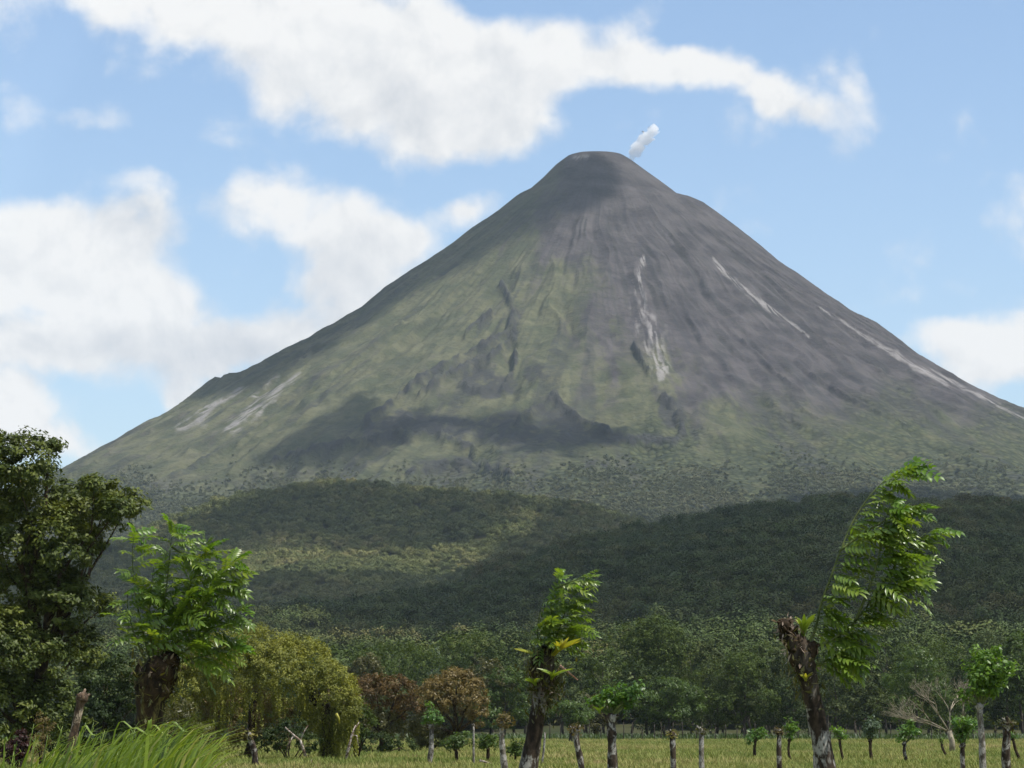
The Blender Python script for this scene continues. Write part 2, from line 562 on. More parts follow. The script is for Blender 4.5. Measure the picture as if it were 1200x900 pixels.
M_SHOOT = plain_mat('green_stem', (0.05, 0.075, 0.02), (0.12, 0.14, 0.045), 8.0)
M_DEADWOOD = bark_mat('dead_wood', (0.07, 0.045, 0.03), (0.20, 0.14, 0.10), (0.50, 0.45, 0.40), 0.7, 14.0, 0.9)
M_STICK = plain_mat('red_stick', (0.25, 0.13, 0.08), (0.42, 0.27, 0.20), 8.0)


def far_tree_mat(name, stops):
    m, t = new_mat(name)
    oi = t.n('ShaderNodeObjectInfo').outputs['Random']
    g = t.n('ShaderNodeNewGeometry').outputs['Random Per Island']
    pos = t.n('ShaderNodeNewGeometry').outputs['Position']
    ns = t.noise(pos, 0.006, 3.0)
    f = t.math('ADD', t.math('MULTIPLY', oi, 0.5), t.math('MULTIPLY', g, 0.15))
    f = t.math('ADD', f, t.math('MULTIPLY', t.smooth(ns, 0.35, 0.65), 0.35))
    p = t.n('ShaderNodeBsdfPrincipled', ins={'Base Color': ramp(t, f, stops), 'Roughness': 0.6, 'Specular IOR Level': 0.2})
    t.n('ShaderNodeOutputMaterial', ins={0: p.outputs[0]})
    return m


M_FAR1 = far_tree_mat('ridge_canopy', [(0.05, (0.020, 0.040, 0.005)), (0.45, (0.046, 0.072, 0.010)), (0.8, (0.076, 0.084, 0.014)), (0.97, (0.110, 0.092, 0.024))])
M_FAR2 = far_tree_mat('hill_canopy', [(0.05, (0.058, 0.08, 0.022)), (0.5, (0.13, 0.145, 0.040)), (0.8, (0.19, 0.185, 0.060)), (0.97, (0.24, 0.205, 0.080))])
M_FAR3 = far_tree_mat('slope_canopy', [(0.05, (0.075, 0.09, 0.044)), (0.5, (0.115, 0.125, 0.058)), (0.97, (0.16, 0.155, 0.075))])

# ------------------------------------------------------------------ terrain
VD, VX = 6000.0, (704 - 600) / FPX * 6000.0
SIL_L = [(704, 177), (688, 177.5), (672, 179), (665, 181), (650, 191), (635, 206), (620, 219), (605, 227), (583, 244), (552, 265), (530, 283), (500, 303), (470, 322), (440, 343),
         (410, 365), (370, 388), (330, 410), (290, 430), (262, 440), (245, 444), (230, 455), (200, 477), (170, 493), (140, 510), (110, 527), (75, 545),
         (0, 580), (-120, 624), (-300, 668), (-600, 700), (-900, 725), (-1600, 760)]
SIL_R = [(704, 177), (718, 177.5), (730, 180), (740, 185), (757, 197), (775, 210), (790, 221), (800, 227), (814, 231), (826, 236), (850, 253), (860, 261), (880, 277), (910, 300), (940, 322),
         (970, 345), (1000, 363), (1028, 376), (1045, 390), (1080, 415), (1110, 433), (1140, 450), (1160, 460), (1200, 477), (1300, 516), (1420, 560),
         (1600, 612), (1900, 665), (2200, 700), (3000, 750)]


def _prof(sil):
    out = []
    for x, y in sil:
        p = at(x, y, VD)
        out.append([abs(p.x - VX), p.z])
    return np.array(out)


PL, PR = _prof(SIL_L), _prof(SIL_R)


def _smooth_profile(p):
    r = np.arange(0, 5000, 10.0)
    z = np.interp(r, p[:, 0], p[:, 1])
    k = np.exp(-0.5 * (np.arange(-40, 41) * 10.0 / 110.0) ** 2)
    zs = np.convolve(np.concatenate([z[40:0:-1], z, np.full(40, z[-1])]), k / k.sum(), 'valid')
    w = sstep(r, 120, 320)
    return r, z * (1 - w) + zs * w


SMOOTHED = {}


def volcano_h(x, y):
    dx, dy = x - VX, y - VD
    r = np.hypot(dx, dy)
    ph = np.arctan2(dy, dx)
    c = sstep(np.cos(ph), -0.8, 0.8)
    zr, zl = np.interp(r, PR[:, 0], PR[:, 1]), np.interp(r, PL[:, 0], PL[:, 1])
    key = (PR[:, 1].sum(), PL[:, 1].sum())
    if SMOOTHED.get('key') != key:
        SMOOTHED.update(key=key, r=_smooth_profile(PR), l=_smooth_profile(PL))
    side = sstep(np.abs(np.cos(ph)), 0.80, 0.97)          # shoulders of the outline are local, not rings
    zr = zr * side + np.interp(r, *SMOOTHED['r']) * (1 - side)
    zl = zl * side + np.interp(r, *SMOOTHED['l']) * (1 - side)
    z = zr * c + zl * (1 - c)
    amp = sstep(r, 90, 700) * (1 - 0.55 * sstep(r, 1300, 2200))
    pw = ph + 0.16 * (fbm(x / 300.0, y / 300.0, 3, 91) - 0.5) + 0.07 * (fbm(x / 90.0, y / 90.0, 3, 92) - 0.5)
    g = fbm(pw * 7.0 + 3, r * 0.0014, 3, 11) - 0.5
    g2 = 0.5 - np.abs(fbm(pw * 15.0, r * 0.0030, 3, 23) - 0.5) * 2.6         # sharp crests between gullies
    g3 = fbm(x * 0.011, y * 0.011, 3, 37) - 0.5
    g4 = fbm(x * 0.035, y * 0.035, 3, 38) - 0.5
    z = z + amp * (g * 26 + g2 * 21) + g3 * 9 * sstep(r, 40, 400) + g4 * 5 * sstep(r, 60, 500)
    # young lava tongue low on the front
    front = sstep(-np.sin(ph), 0.45, 0.9)
    rough = fbm(x * 0.006, y * 0.006, 4, 57) - 0.5
    z = z + front * sstep(r, 600, 1100) * (1 - sstep(r, 1300, 1650)) * rough * 34
    # summit notch
    z = z - 10 * np.exp(-(r / 40.0) ** 2)
    return z * (1 - 0.9 * sstep(r, 1350, 2700))


def _calibrate():
    """nudge the two profiles until the mountain's outline, seen from the road, has the photographed line"""
    ph = np.concatenate([np.linspace(-math.pi, 0.5 * math.pi, 900)])
    rr = np.concatenate([np.linspace(2, 300, 60), np.linspace(305, 2600, 200)])
    A, R = np.meshgrid(ph, rr)
    X, Y = VX + R * np.cos(A), VD + R * np.sin(A)
    for it in range(5):
        P = np.stack([X, Y, volcano_h(X, Y)], -1)
        px, py = project(P)
        px, py = px.ravel(), py.ravel()
        for prof, sil in ((PL, SIL_L), (PR, SIL_R)):
            for k, (sx, sy) in enumerate(sil):
                if not -160 <= sx <= 1460:
                    continue
                m = np.abs(px - sx) < 4
                if m.any():
                    prof[k, 1] -= (sy - py[m].min()) / FPX * VD * 0.8


_calibrate()

# near wooded ridge and the hill behind it, each drawn as crest line (photo column, row)
RIDGE = [(-400, 735), (-100, 748), (0, 752), (100, 750), (200, 745), (300, 738), (400, 727), (450, 717), (500, 704), (530, 693), (560, 679), (600, 667), (640, 658), (680, 650),
         (720, 642), (760, 633), (800, 627), (850, 621), (900, 613), (950, 606), (1000, 602), (1100, 604), (1200, 609), (1300, 618), (1500, 650), (1700, 690)]
HILL = [(-400, 712), (-100, 700), (0, 682), (100, 656), (150, 638), (190, 614), (220, 602), (260, 586), (300, 576), (340, 570), (400, 566), (450, 571), (500, 575), (550, 578),
        (600, 581), (650, 587), (700, 599), (750, 614), (800, 629), (900, 656), (1100, 700), (1500, 740)]


def _crest(lst):
    q = np.array(lst, float)
    a, s = ray(q[:, 0], q[:, 1])
    return a, s


RA, RS = _crest(RIDGE)
HA, HS = _crest(HILL)


def ridge_h(x, y):
    y = np.maximum(y, 1.0)
    a = x / y
    dc = 1700.0 + 220 * (fbm(a * 9, a * 0 + 2, 2, 5) - 0.5)
    d0 = 520.0
    zc = np.interp(a, RA, RS) * dc
    t = (y - d0) / (dc - d0)
    up = np.clip(t, 0, 1)
    z = zc * (0.62 * up + 0.38 * up ** 2) * np.where(t > 0, 1, 0) + np.minimum(t, 0) * 6
    z = np.where(t > 1, zc * (1 - 0.75 * sstep(t, 1.0, 2.0)), z)
    bump = (fbm(x / 170.0, y / 260.0, 4, 71) - 0.5) * 34 * sstep(t, 0.03, 0.4) * (1 - 0.6 * sstep(t, 0.8, 1.0))
    return z + bump


def hill_h(x, y):
    y = np.maximum(y, 1.0)
    a = x / y
    dc = 2900.0 + 380 * (fbm(a * 8 + 4, a * 0 + 7, 2, 15) - 0.5)
    d0 = 1750.0
    zc = np.interp(a, HA, HS) * dc
    t = (y - d0) / (dc - d0)
    up = np.clip(t, 0, 1)
    z = 34 + (zc - 34) * (0.35 * up + 0.65 * up ** 1.8)
    z = np.where(t < 0, 34 + t * 90, z)
    z = np.where(t > 1, zc * (1 - 0.6 * sstep(t, 1.0, 1.7)), z)
    bump = (fbm(x / 230.0, y / 330.0, 4, 41) - 0.5) * 60 * sstep(t, 0.03, 0.3) * (1 - 0.75 * sstep(t, 0.75, 1.0))
    return z + bump


def terrain_h(x, y):
    return np.maximum(np.maximum(volcano_h(x, y), np.where(y < 2600, ridge_h(x, y), -9)), np.maximum(np.where((y > 1500) & (y < 4300), hill_h(x, y), -9), 0.0))


def cast(px, py, fn, d0, d1, n=500):
    """where the sight line through a photo pixel meets the surface fn"""
    a, s = ray(px, py)
    d = np.linspace(d0, d1, n)
    A, D = np.meshgrid(np.atleast_1d(a), d, indexing='ij')
    Z = fn(A * D, D)
    hit = Z >= EYE + np.atleast_1d(s)[:, None] * D
    i = np.argmax(hit, axis=1)
    ok = hit.any(axis=1)
    dd = d[i]
    return np.atleast_1d(a) * dd, dd, ok


# ---- flat ground out to the horizon
def ground_mat():
    m, t = new_mat('pasture')
    pos = t.n('ShaderNodeNewGeometry').outputs['Position']
    a = t.noise(pos, 0.07, 4.0, 0.6)
    b = t.noise(pos, 1.1, 5.0, 0.65)
    col = t.mix(t.smooth(a, 0.38, 0.62), (0.115, 0.125, 0.032), (0.20, 0.175, 0.062))
    col = t.mix(t.smooth(b, 0.35, 0.7), col, (0.075, 0.095, 0.022))
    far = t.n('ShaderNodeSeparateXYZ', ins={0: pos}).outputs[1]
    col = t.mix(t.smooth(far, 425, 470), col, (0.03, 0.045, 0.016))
    bp = t.n('ShaderNodeBump', ins={'Strength': 0.6, 'Distance': 0.15, 'Height': b})
    p = t.n('ShaderNodeBsdfPrincipled', ins={'Base Color': col, 'Roughness': 0.95, 'Specular IOR Level': 0.1, 'Normal': bp.outputs[0]})
    t.n('ShaderNodeOutputMaterial', ins={0: p.outputs[0]})
    return m


gx = np.array([-8500, -4000, -1500, -600, -300, -150, -75, 0, 75, 150, 300, 600, 1500, 4000, 8500.0])
gy = np.array([-900, -200, 0, 50, 100, 150, 200, 260, 330, 400, 460, 520, 800, 1500, 3000, 6000, 8900.0])
GX, GY = np.meshgrid(gx, gy)


def grid_faces(rows, cols, wrap=False):
    r = np.arange(rows - 1)[:, None]
    c = np.arange(cols if wrap else cols - 1)[None, :]
    c2 = (c + 1) % cols
    return np.stack([r * cols + c, r * cols + c2, (r + 1) * cols + c2, (r + 1) * cols + c], -1).reshape(-1, 4)


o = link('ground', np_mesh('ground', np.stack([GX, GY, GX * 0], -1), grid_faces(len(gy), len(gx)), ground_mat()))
tag(o, 'yellow green pasture running flat to the treeline', kind='structure')


# ---- the volcano
def volcano():
    ph = np.concatenate([np.linspace(-math.pi - 0.25, 0.25, 1150), np.linspace(0.25, math.pi - 0.25, 70)[1:-1]])
    rr = np.concatenate([np.linspace(0.5, 160, 34)[:-1], np.linspace(160, 1750, 290)[:-1], np.linspace(1750, 2900, 60)])
    A, R = np.meshgrid(ph, rr)
    X, Y = VX + R * np.cos(A), VD + R * np.sin(A)
    Z = volcano_h(X, Y)
    Z[-1] = -1.5
    px, py = project(np.stack([X, Y, Z], -1))

    def along(pts, w):
        best = np.full(px.shape, 99.0)
        for (x0, y0), (x1, y1) in zip(pts[:-1], pts[1:]):
            dx, dy = x1 - x0, y1 - y0
            t = np.clip(((px - x0) * dx + (py - y0) * dy) / (dx * dx + dy * dy), 0, 1)
            best = np.minimum(best, np.hypot(px - x0 - t * dx, py - y0 - t * dy))
        return np.exp(-((best + (fbm(px / 11, py / 11, 3, 68) - 0.5) * w * 2.4) / w) ** 2) * (np.sin(A) < 0.2)

    LEVEES = [([(588, 338), (597, 352), (602, 372), (592, 394), (566, 410), (530, 426), (490, 452), (452, 482), (428, 498)], 4.0), ([(600, 398), (585, 415), (552, 432), (520, 446), (488, 470)], 4.0),
              ([(575, 372), (556, 386), (545, 396)], 3.5), ([(648, 468), (668, 486), (694, 502), (712, 510)], 5.0), ([(650, 470), (628, 486), (606, 498)], 4.0),
              ([(742, 408), (752, 425), (760, 436)], 3.0), ([(604, 420), (602, 440), (590, 458)], 4.0), ([(430, 520), (470, 512), (520, 516), (560, 532)], 4.0), ([(320, 545), (380, 530), (430, 520)], 4.0),
              ([(780, 470), (796, 490), (800, 512), (788, 524), (740, 522)], 5.0), ([(540, 452), (560, 462), (575, 458)], 4.0), ([(470, 560), (520, 548), (570, 552), (600, 560)], 4.0),
              ([(950, 440), (1000, 470), (1060, 500)], 2.6), ([(870, 400), (910, 440), (940, 460)], 2.4), ([(1010, 420), (1060, 460), (1110, 490)], 2.4), ([(380, 400), (330, 440), (290, 470)], 2.6),
              ([(400, 430), (350, 470), (280, 520), (200, 560)], 2.6), ([(470, 380), (420, 420), (390, 450)], 2.4)]
    lev = np.zeros_like(px)
    for k_, (pts, w) in enumerate(LEVEES):
        lev = np.maximum(lev, along(pts, w * 0.75) * (1.0 if k_ < 12 else 0.5))
    Z = Z + lev * 15 * (0.4 + 1.2 * fbm(px / 6, py / 6, 3, 69))
    me = np_mesh('volcano', np.stack([X, Y, Z], -1), grid_faces(len(rr), len(ph), True)[:, ::-1], None, True)
    facing = (np.sin(A) < 0.25)
    wob = lambda s, k, sd: (fbm(px / s, py / s, 4, sd) - 0.5) * k
    hh = np.clip((Z - 150) / 1050, 0, 1)
    # where grass has taken hold: left and front lower slopes; the right is bare ash
    g = 1 - sstep(px + wob(70, 170, 3) - (py - 230) * 0.20, 575, 735)
    g = np.maximum(g, sstep(py + wob(70, 120, 5), 360, 480) * (1 - sstep(px + wob(60, 90, 8), 730, 870)))
    g = np.maximum(g, sstep(py + wob(50, 90, 6) - np.abs(px - 900) * 0.06, 430, 530) * 0.95)
    g = np.where(facing, g, 0.55)
    g *= 0.62 + 0.6 * fbm(px / 16, py / 30, 4, 9)
    # ribs of bare ground running down the slope
    ribs = fbm(A * 40 + 5 * fbm(X / 140, Y / 140, 3, 78), R * 0.006, 4, 77)
    g *= 1 - 0.35 * sstep(ribs, 0.55, 0.72)
    # pale debris chutes
    sc = np.zeros_like(px)

    def chute(pts, seed, ragged=1.0):
        nonlocal sc
        best = np.zeros_like(px)
        for (x0, y0, w0), (x1, y1, w1) in zip(pts[:-1], pts[1:]):
            dx, dy = x1 - x0, y1 - y0
            t = np.clip(((px - x0) * dx + (py - y0) * dy) / (dx * dx + dy * dy), 0, 1)
            d = np.hypot(px - x0 - t * dx, py - y0 - t * dy)
            w = w0 + (w1 - w0) * t
            best = np.maximum(best, 1 - sstep(d + (fbm(px / 9, py / 24, 3, seed) - 0.5) * w * 1.6 * ragged, w * 0.0, w * 1.3))
        streak = sstep(fbm(A * 200 + 40 + 3 * fbm(X / 40, Y / 40, 2, 6), R * 0.02, 3, seed + 3), 0.34, 0.56)
        sc = np.maximum(sc, best * (0.12 + 0.88 * streak) * facing)

    chute([(755, 300, 4), (748, 330, 9), (752, 360, 13)], 31)
    chute([(752, 358, 10), (762, 385, 17), (768, 410, 20), (775, 436, 13)], 32)
    chute([(836, 303, 3), (852, 322, 7), (880, 346, 6), (915, 370, 5), (948, 395, 2.5)], 33, 0.6)
    chute([(960, 360, 2), (1000, 385, 4), (1035, 407, 6), (1070, 428, 6), (1110, 450, 4)], 34, 0.6)
    chute([(1090, 432, 2), (1130, 455, 4), (1165, 472, 5), (1200, 490, 5), (1240, 508, 3)], 35, 0.6)
    chute([(352, 438, 6), (325, 455, 14), (300, 475, 19), (280, 495, 13), (262, 510, 6)], 36)
    chute([(248, 475, 7), (232, 488, 14), (215, 500, 10)], 37)
    chute([(290, 452, 4), (265, 466, 5), (245, 478, 4)], 38)
    chute([(672, 184, 6), (690, 183, 7)], 39)
    # dark blocky lava
    lv = np.zeros_like(px)
    for poly, s, k in (([(592, 345), (600, 372), (588, 398), (560, 415), (520, 432), (478, 462), (440, 490), (470, 470), (520, 440), (560, 420), (600, 400), (610, 370)], 8, 1.0),
                       ([(540, 440), (560, 425), (600, 440), (610, 460), (570, 470), (545, 462)], 7, 0.8), ([(610, 430), (640, 428), (636, 448), (612, 446)], 5, 0.7),
                       ([(420, 495), (470, 475), (560, 500), (640, 470), (665, 490), (720, 505), (800, 510), (796, 526), (700, 526), (600, 520), (520, 522), (430, 520)], 8, 0.75),
                       ([(545, 378), (575, 372), (560, 390)], 4, 0.6), ([(645, 478), (655, 468), (690, 495), (660, 508)], 5, 0.9),
                       ([(676, 540), (712, 538), (716, 552), (690, 556)], 5, 0.6), ([(770, 470), (795, 466), (800, 500), (776, 505)], 6, 0.8),
                       ([(480, 545), (560, 535), (580, 552), (500, 566)], 7, 0.7), ([(200, 565), (300, 548), (420, 538), (300, 575)], 8, 0.4)):
        lv = np.maximum(lv, soft_poly(px, py, poly, s, 61) * k * 1.15)
    lv = np.maximum(lv, lev * 0.95)
    lv *= facing * (0.15 + 1.6 * fbm(px / 6, py / 5, 4, 63))
    # dry gullies
    gul = sstep(fbm(A * 34 + 9, R * 0.0026 + fbm(X * 0.004, Y * 0.004, 2, 4), 3, 83), 0.60, 0.72) * sstep(R, 150, 500)
    lv = np.maximum(lv, gul * 0.55)
    fo = sstep(py + wob(70, 120, 12) + wob(14, 60, 13) - np.where(px > 700, -0.06, 0.10) * np.abs(px - 700), 455, 575)
    for nm, arr in (('streak', fbm(A * 150 + 4 * fbm(X / 120, Y / 120, 2, 33), R * 0.012, 4, 34)), ('grass', g), ('scar', sc), ('lava', lv), ('forest', fo)):
        at_ = me.attributes.new(nm, 'FLOAT', 'POINT')
        at_.data.foreach_set('value', np.clip(arr, 0, 1).astype(np.float32).ravel())
    m, t = new_mat('volcano_slope')
    A_ = lambda n: t.n('ShaderNodeAttribute', attribute_name=n).outputs['Fac']
    pos = t.n('ShaderNodeNewGeometry').outputs['Position']
    n1 = t.noise(pos, 0.018, 6.0, 0.62)
    n2 = t.noise(pos, 0.075, 5.0, 0.65)
    ash = t.mix(t.smooth(n1, 0.35, 0.65), (0.038, 0.034, 0.036), (0.076, 0.068, 0.068))
    gr = t.mix(t.smooth(n1, 0.38, 0.62), (0.058, 0.066, 0.036), (0.104, 0.104, 0.058))
    gr = t.mix(t.smooth(n2, 0.45, 0.75, 0.0, 0.7), gr, (0.040, 0.046, 0.026))
    gf = t.smooth(t.math('ADD', A_('grass'), t.math('MULTIPLY', t.math('SUBTRACT', n2, 0.5), 0.9)), 0.22, 0.78)
    col = t.mix(gf, ash, gr)
    n3 = t.n('ShaderNodeTexVoronoi', ins={'Vector': pos, 'Scale': 0.085, 'Randomness': 1.0})
    cr = t.smooth(n3.outputs['Distance'], 0.15, 0.75, 1.0, 0.0)
    n4 = t.n('ShaderNodeSeparateColor', ins={0: n3.outputs['Color']}).outputs[0]
    fr = t.mix(t.math('MULTIPLY', t.math('ADD', 0.35, t.math('MULTIPLY', n4, 0.65)), cr), (0.024, 0.031, 0.017), (0.082, 0.092, 0.042))
    n5 = t.noise(pos, 0.22, 3.0, 0.7)
    col = t.mix(t.smooth(t.math('ADD', A_('streak'), t.math('MULTIPLY', t.math('SUBTRACT', n5, 0.5), 0.5)), 0.50, 0.70, 0.0, 0.36), col, (0.030, 0.032, 0.026))
    col = t.mix(t.smooth(n5, 0.56, 0.72, 0.0, 0.45), col, (0.125, 0.120, 0.085))
    fr = t.mix(t.smooth(n1, 0.5, 0.7, 0.0, 0.6), fr, (0.082, 0.080, 0.040))
    col = t.mix(t.math('MULTIPLY', A_('forest'), 0.92), col, fr)
    lf = t.smooth(t.math('ADD', A_('lava'), t.math('MULTIPLY', t.math('SUBTRACT', n2, 0.5), 1.1)), 0.2, 0.9, 0.0, 0.85)
    col = t.mix(lf, col, (0.034, 0.034, 0.035))
    sf = t.smooth(t.math('ADD', A_('scar'), t.math('MULTIPLY', t.math('SUBTRACT', n2, 0.5), 0.9)), 0.2, 1.25, 0.0, 0.9)
    col = t.mix(sf, col, (0.24, 0.225, 0.215))
    bp = t.n('ShaderNodeBump', ins={'Strength': 0.55, 'Distance': 14.0, 'Height': t.math('ADD', t.math('ADD', n1, t.math('MULTIPLY', n2, 0.5)), t.math('MULTIPLY', t.math('MULTIPLY', cr, A_('forest')), 0.45))})
    p = t.n('ShaderNodeBsdfPrincipled', ins={'Base Color': col, 'Roughness': 0.95, 'Specular IOR Level': 0.1, 'Normal': bp.outputs[0]})
    t.n('ShaderNodeOutputMaterial', ins={0: p.outputs[0]})
    me.materials.append(m)
    ob = link('volcano', me)
    tag(ob, 'tall grey green cone shaped volcano rising behind the wooded hills', kind='structure')
    return ob


volcano()


def hill_mat(name, a, b):
    m, t = new_mat(name)
    pos = t.n('ShaderNodeNewGeometry').outputs['Position']
    n = t.noise(pos, 0.05, 6.0, 0.6)
    p = t.n('ShaderNodeBsdfPrincipled', ins={'Base Color': t.mix(t.smooth(n, 0.35, 0.65), a, b), 'Roughness': 0.95, 'Specular IOR Level': 0.1})
    t.n('ShaderNodeOutputMaterial', ins={0: p.outputs[0]})
    return m


def hill(fn, y0, y1, ny, label, mat):
    a = np.linspace(-0.36, 0.36, 420)
    y = np.linspace(y0, y1, ny)
    A, Y = np.meshgrid(a, y)
    Z = fn(A * Y, Y)
    Z[0] = -1.2
    Z[-1] = -1.2
    Z = np.maximum(Z, -1.2)
    ob = link('hill', np_mesh('hill', np.stack([A * Y, Y, Z], -1), grid_faces(ny, 420), mat, True))
    tag(ob, label, kind='structure')


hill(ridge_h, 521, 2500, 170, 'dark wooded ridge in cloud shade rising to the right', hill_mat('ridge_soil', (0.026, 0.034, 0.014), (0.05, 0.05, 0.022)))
hill(hill_h, 1650, 4000, 200, 'rounded wooded hill below the volcano with a sunny clearing', hill_mat('hill_soil', (0.045, 0.055, 0.02), (0.10, 0.095, 0.036)))


# ---- instanced woods and grass (countless: stuff)
def scatter(name, pts, scl, protos, mat, label, seed=0):
    me = bpy.data.meshes.new(name)
    me.vertices.add(len(pts))
    me.vertices.foreach_set('co', np.asarray(pts, np.float32).ravel())
    rs = np.random.RandomState(seed)
    for nm, arr in (('scl', scl), ('rot', rs.uniform(0, 6.283, len(pts)))):
        a = me.attributes.new(nm, 'FLOAT', 'POINT')
        a.data.foreach_set('value', np.asarray(arr, np.float32))
    a = me.attributes.new('which', 'INT', 'POINT')
    a.data.foreach_set('value', rs.randint(0, len(protos), len(pts)).astype(np.int32))
    me.update()
    ob = link(name, me)
    tag(ob, label, kind='stuff')
    ng = bpy.data.node_groups.new(name + '_scatter', 'GeometryNodeTree')
    ng.interface.new_socket('Geometry', in_out='INPUT', socket_type='NodeSocketGeometry')
    ng.interface.new_socket('Geometry', in_out='OUTPUT', socket_type='NodeSocketGeometry')
    N, L = ng.nodes, ng.links
    gi, go = N.new('NodeGroupInput'), N.new('NodeGroupOutput')
    g2i = N.new('GeometryNodeGeometryToInstance')
    for pr in reversed(protos):
        oi = N.new('GeometryNodeObjectInfo')
        oi.inputs['Object'].default_value = pr
        L.new(oi.outputs['Geometry'], g2i.inputs[0])
    m2p = N.new('GeometryNodeMeshToPoints')
    L.new(gi.outputs[0], m2p.inputs[0])
    iop = N.new('GeometryNodeInstanceOnPoints')
    iop.inputs['Pick Instance'].default_value = True
    L.new(m2p.outputs[0], iop.inputs['Points'])
    L.new(g2i.outputs[0], iop.inputs['Instance'])

    def attr(nm, ty):
        n_ = N.new('GeometryNodeInputNamedAttribute')
        n_.data_type = ty
        n_.inputs['Name'].default_value = nm
        return n_.outputs['Attribute']
    L.new(attr('which', 'INT'), iop.inputs['Instance Index'])
    cx = N.new('ShaderNodeCombineXYZ')
    L.new(attr('rot', 'FLOAT'), cx.inputs[2])
    e2r = N.new('FunctionNodeEulerToRotation')
    L.new(cx.outputs[0], e2r.inputs[0])
    L.new(e2r.outputs[0], iop.inputs['Rotation'])
    L.new(attr('scl', 'FLOAT'), iop.inputs['Scale'])
    L.new(iop.outputs[0], go.inputs[0])
    md = ob.modifiers.new('scatter', 'NODES')
    md.node_group = ng
    return ob


def proto(name, V, F, mat):
    return bpy.data.objects.new(name, np_mesh(name, V, F, mat))


def far_protos(name, mat, variants=6, clumps=22, per=16, leaf=0.16):
    out = []
    for k in range(variants):
        rs = np.random.RandomState(500 + k)
        lobes = [((0, 0, 0.75), (0.75, 0.75, 0.55))]
        for j in range(4):
            an = rs.uniform(0, 6.28)
            rr = rs.uniform(0.3, 0.55)
            lobes.append(((rr * math.cos(an), rr * math.sin(an), rs.uniform(0.6, 1.15)), (rs.uniform(0.35, 0.55),) * 3))
        V, F = crown(rs, lobes, clumps, per, 0.27, leaf, 0.5, aspect=0.7, bottom=0.5, inner=False)
        out.append(proto(name, V, F, mat))
    return out


def wood(name, fn, y0, y1, n, mat, label, size, seed, keep=None, lean=1.0, **kw):
    rs = np.random.RandomState(seed)
    y = np.sqrt(rs.uniform(y0 ** 2, y1 ** 2, n))
    a = rs.uniform(-0.235, 0.235, n)
    x = a * y
    if keep is not None:
        k = keep(x, y, rs)
        x, y = x[k], y[k]
    z = fn(x, y) - 0.8
    s = rs.uniform(*size, len(x)) * (0.8 + 0.5 * fbm(x / 60, y / 60, 2, seed))
    return scatter(name, np.stack([x, y, z], -1), s, far_protos(name + '_tree', mat, **kw), mat, label, seed)


def ridge_keep(x, y, rs):
    return ridge_h(x, y) > 0.5


def hill_keep(x, y, rs):
    return (hill_h(x, y) > ridge_h(x, y) - 12) | (y > 2500)


def slope_keep(x, y, rs):
    z = volcano_h(x, y)
    px, py = project(np.stack([x, y, z], -1))
    hidden = np.where(y < 4000, hill_h(x, y), 0) > z + 6
    p = sstep(py + (fbm(px / 40, py / 25, 4, 12) - 0.5) * 70, 535, 615)
    return (~hidden) & (rs.rand(len(x)) < p * 0.95) & (py < 720)


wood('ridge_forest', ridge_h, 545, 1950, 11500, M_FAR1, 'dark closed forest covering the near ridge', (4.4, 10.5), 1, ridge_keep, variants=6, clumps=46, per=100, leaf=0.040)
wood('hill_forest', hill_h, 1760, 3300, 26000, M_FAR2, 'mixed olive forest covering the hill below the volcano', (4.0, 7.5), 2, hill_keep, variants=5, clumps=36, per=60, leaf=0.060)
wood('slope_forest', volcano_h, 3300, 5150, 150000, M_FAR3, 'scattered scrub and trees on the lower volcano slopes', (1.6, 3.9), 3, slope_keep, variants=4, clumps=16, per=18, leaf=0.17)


# ---- clouds that shade the hills and the volcano (they hang above the picture's upper edge)
def cloud_mat():
    m, t = new_mat('cloud_vapour')
    p = t.n('ShaderNodeVolumePrincipled', ins={'Color': (0.97, 0.98, 1, 1), 'Density': 0.055, 'Anisotropy': 0.3})
    t.n('ShaderNodeOutputMaterial', ins={'Volume': p.outputs[0]})
    return m


M_CLOUD = cloud_mat()


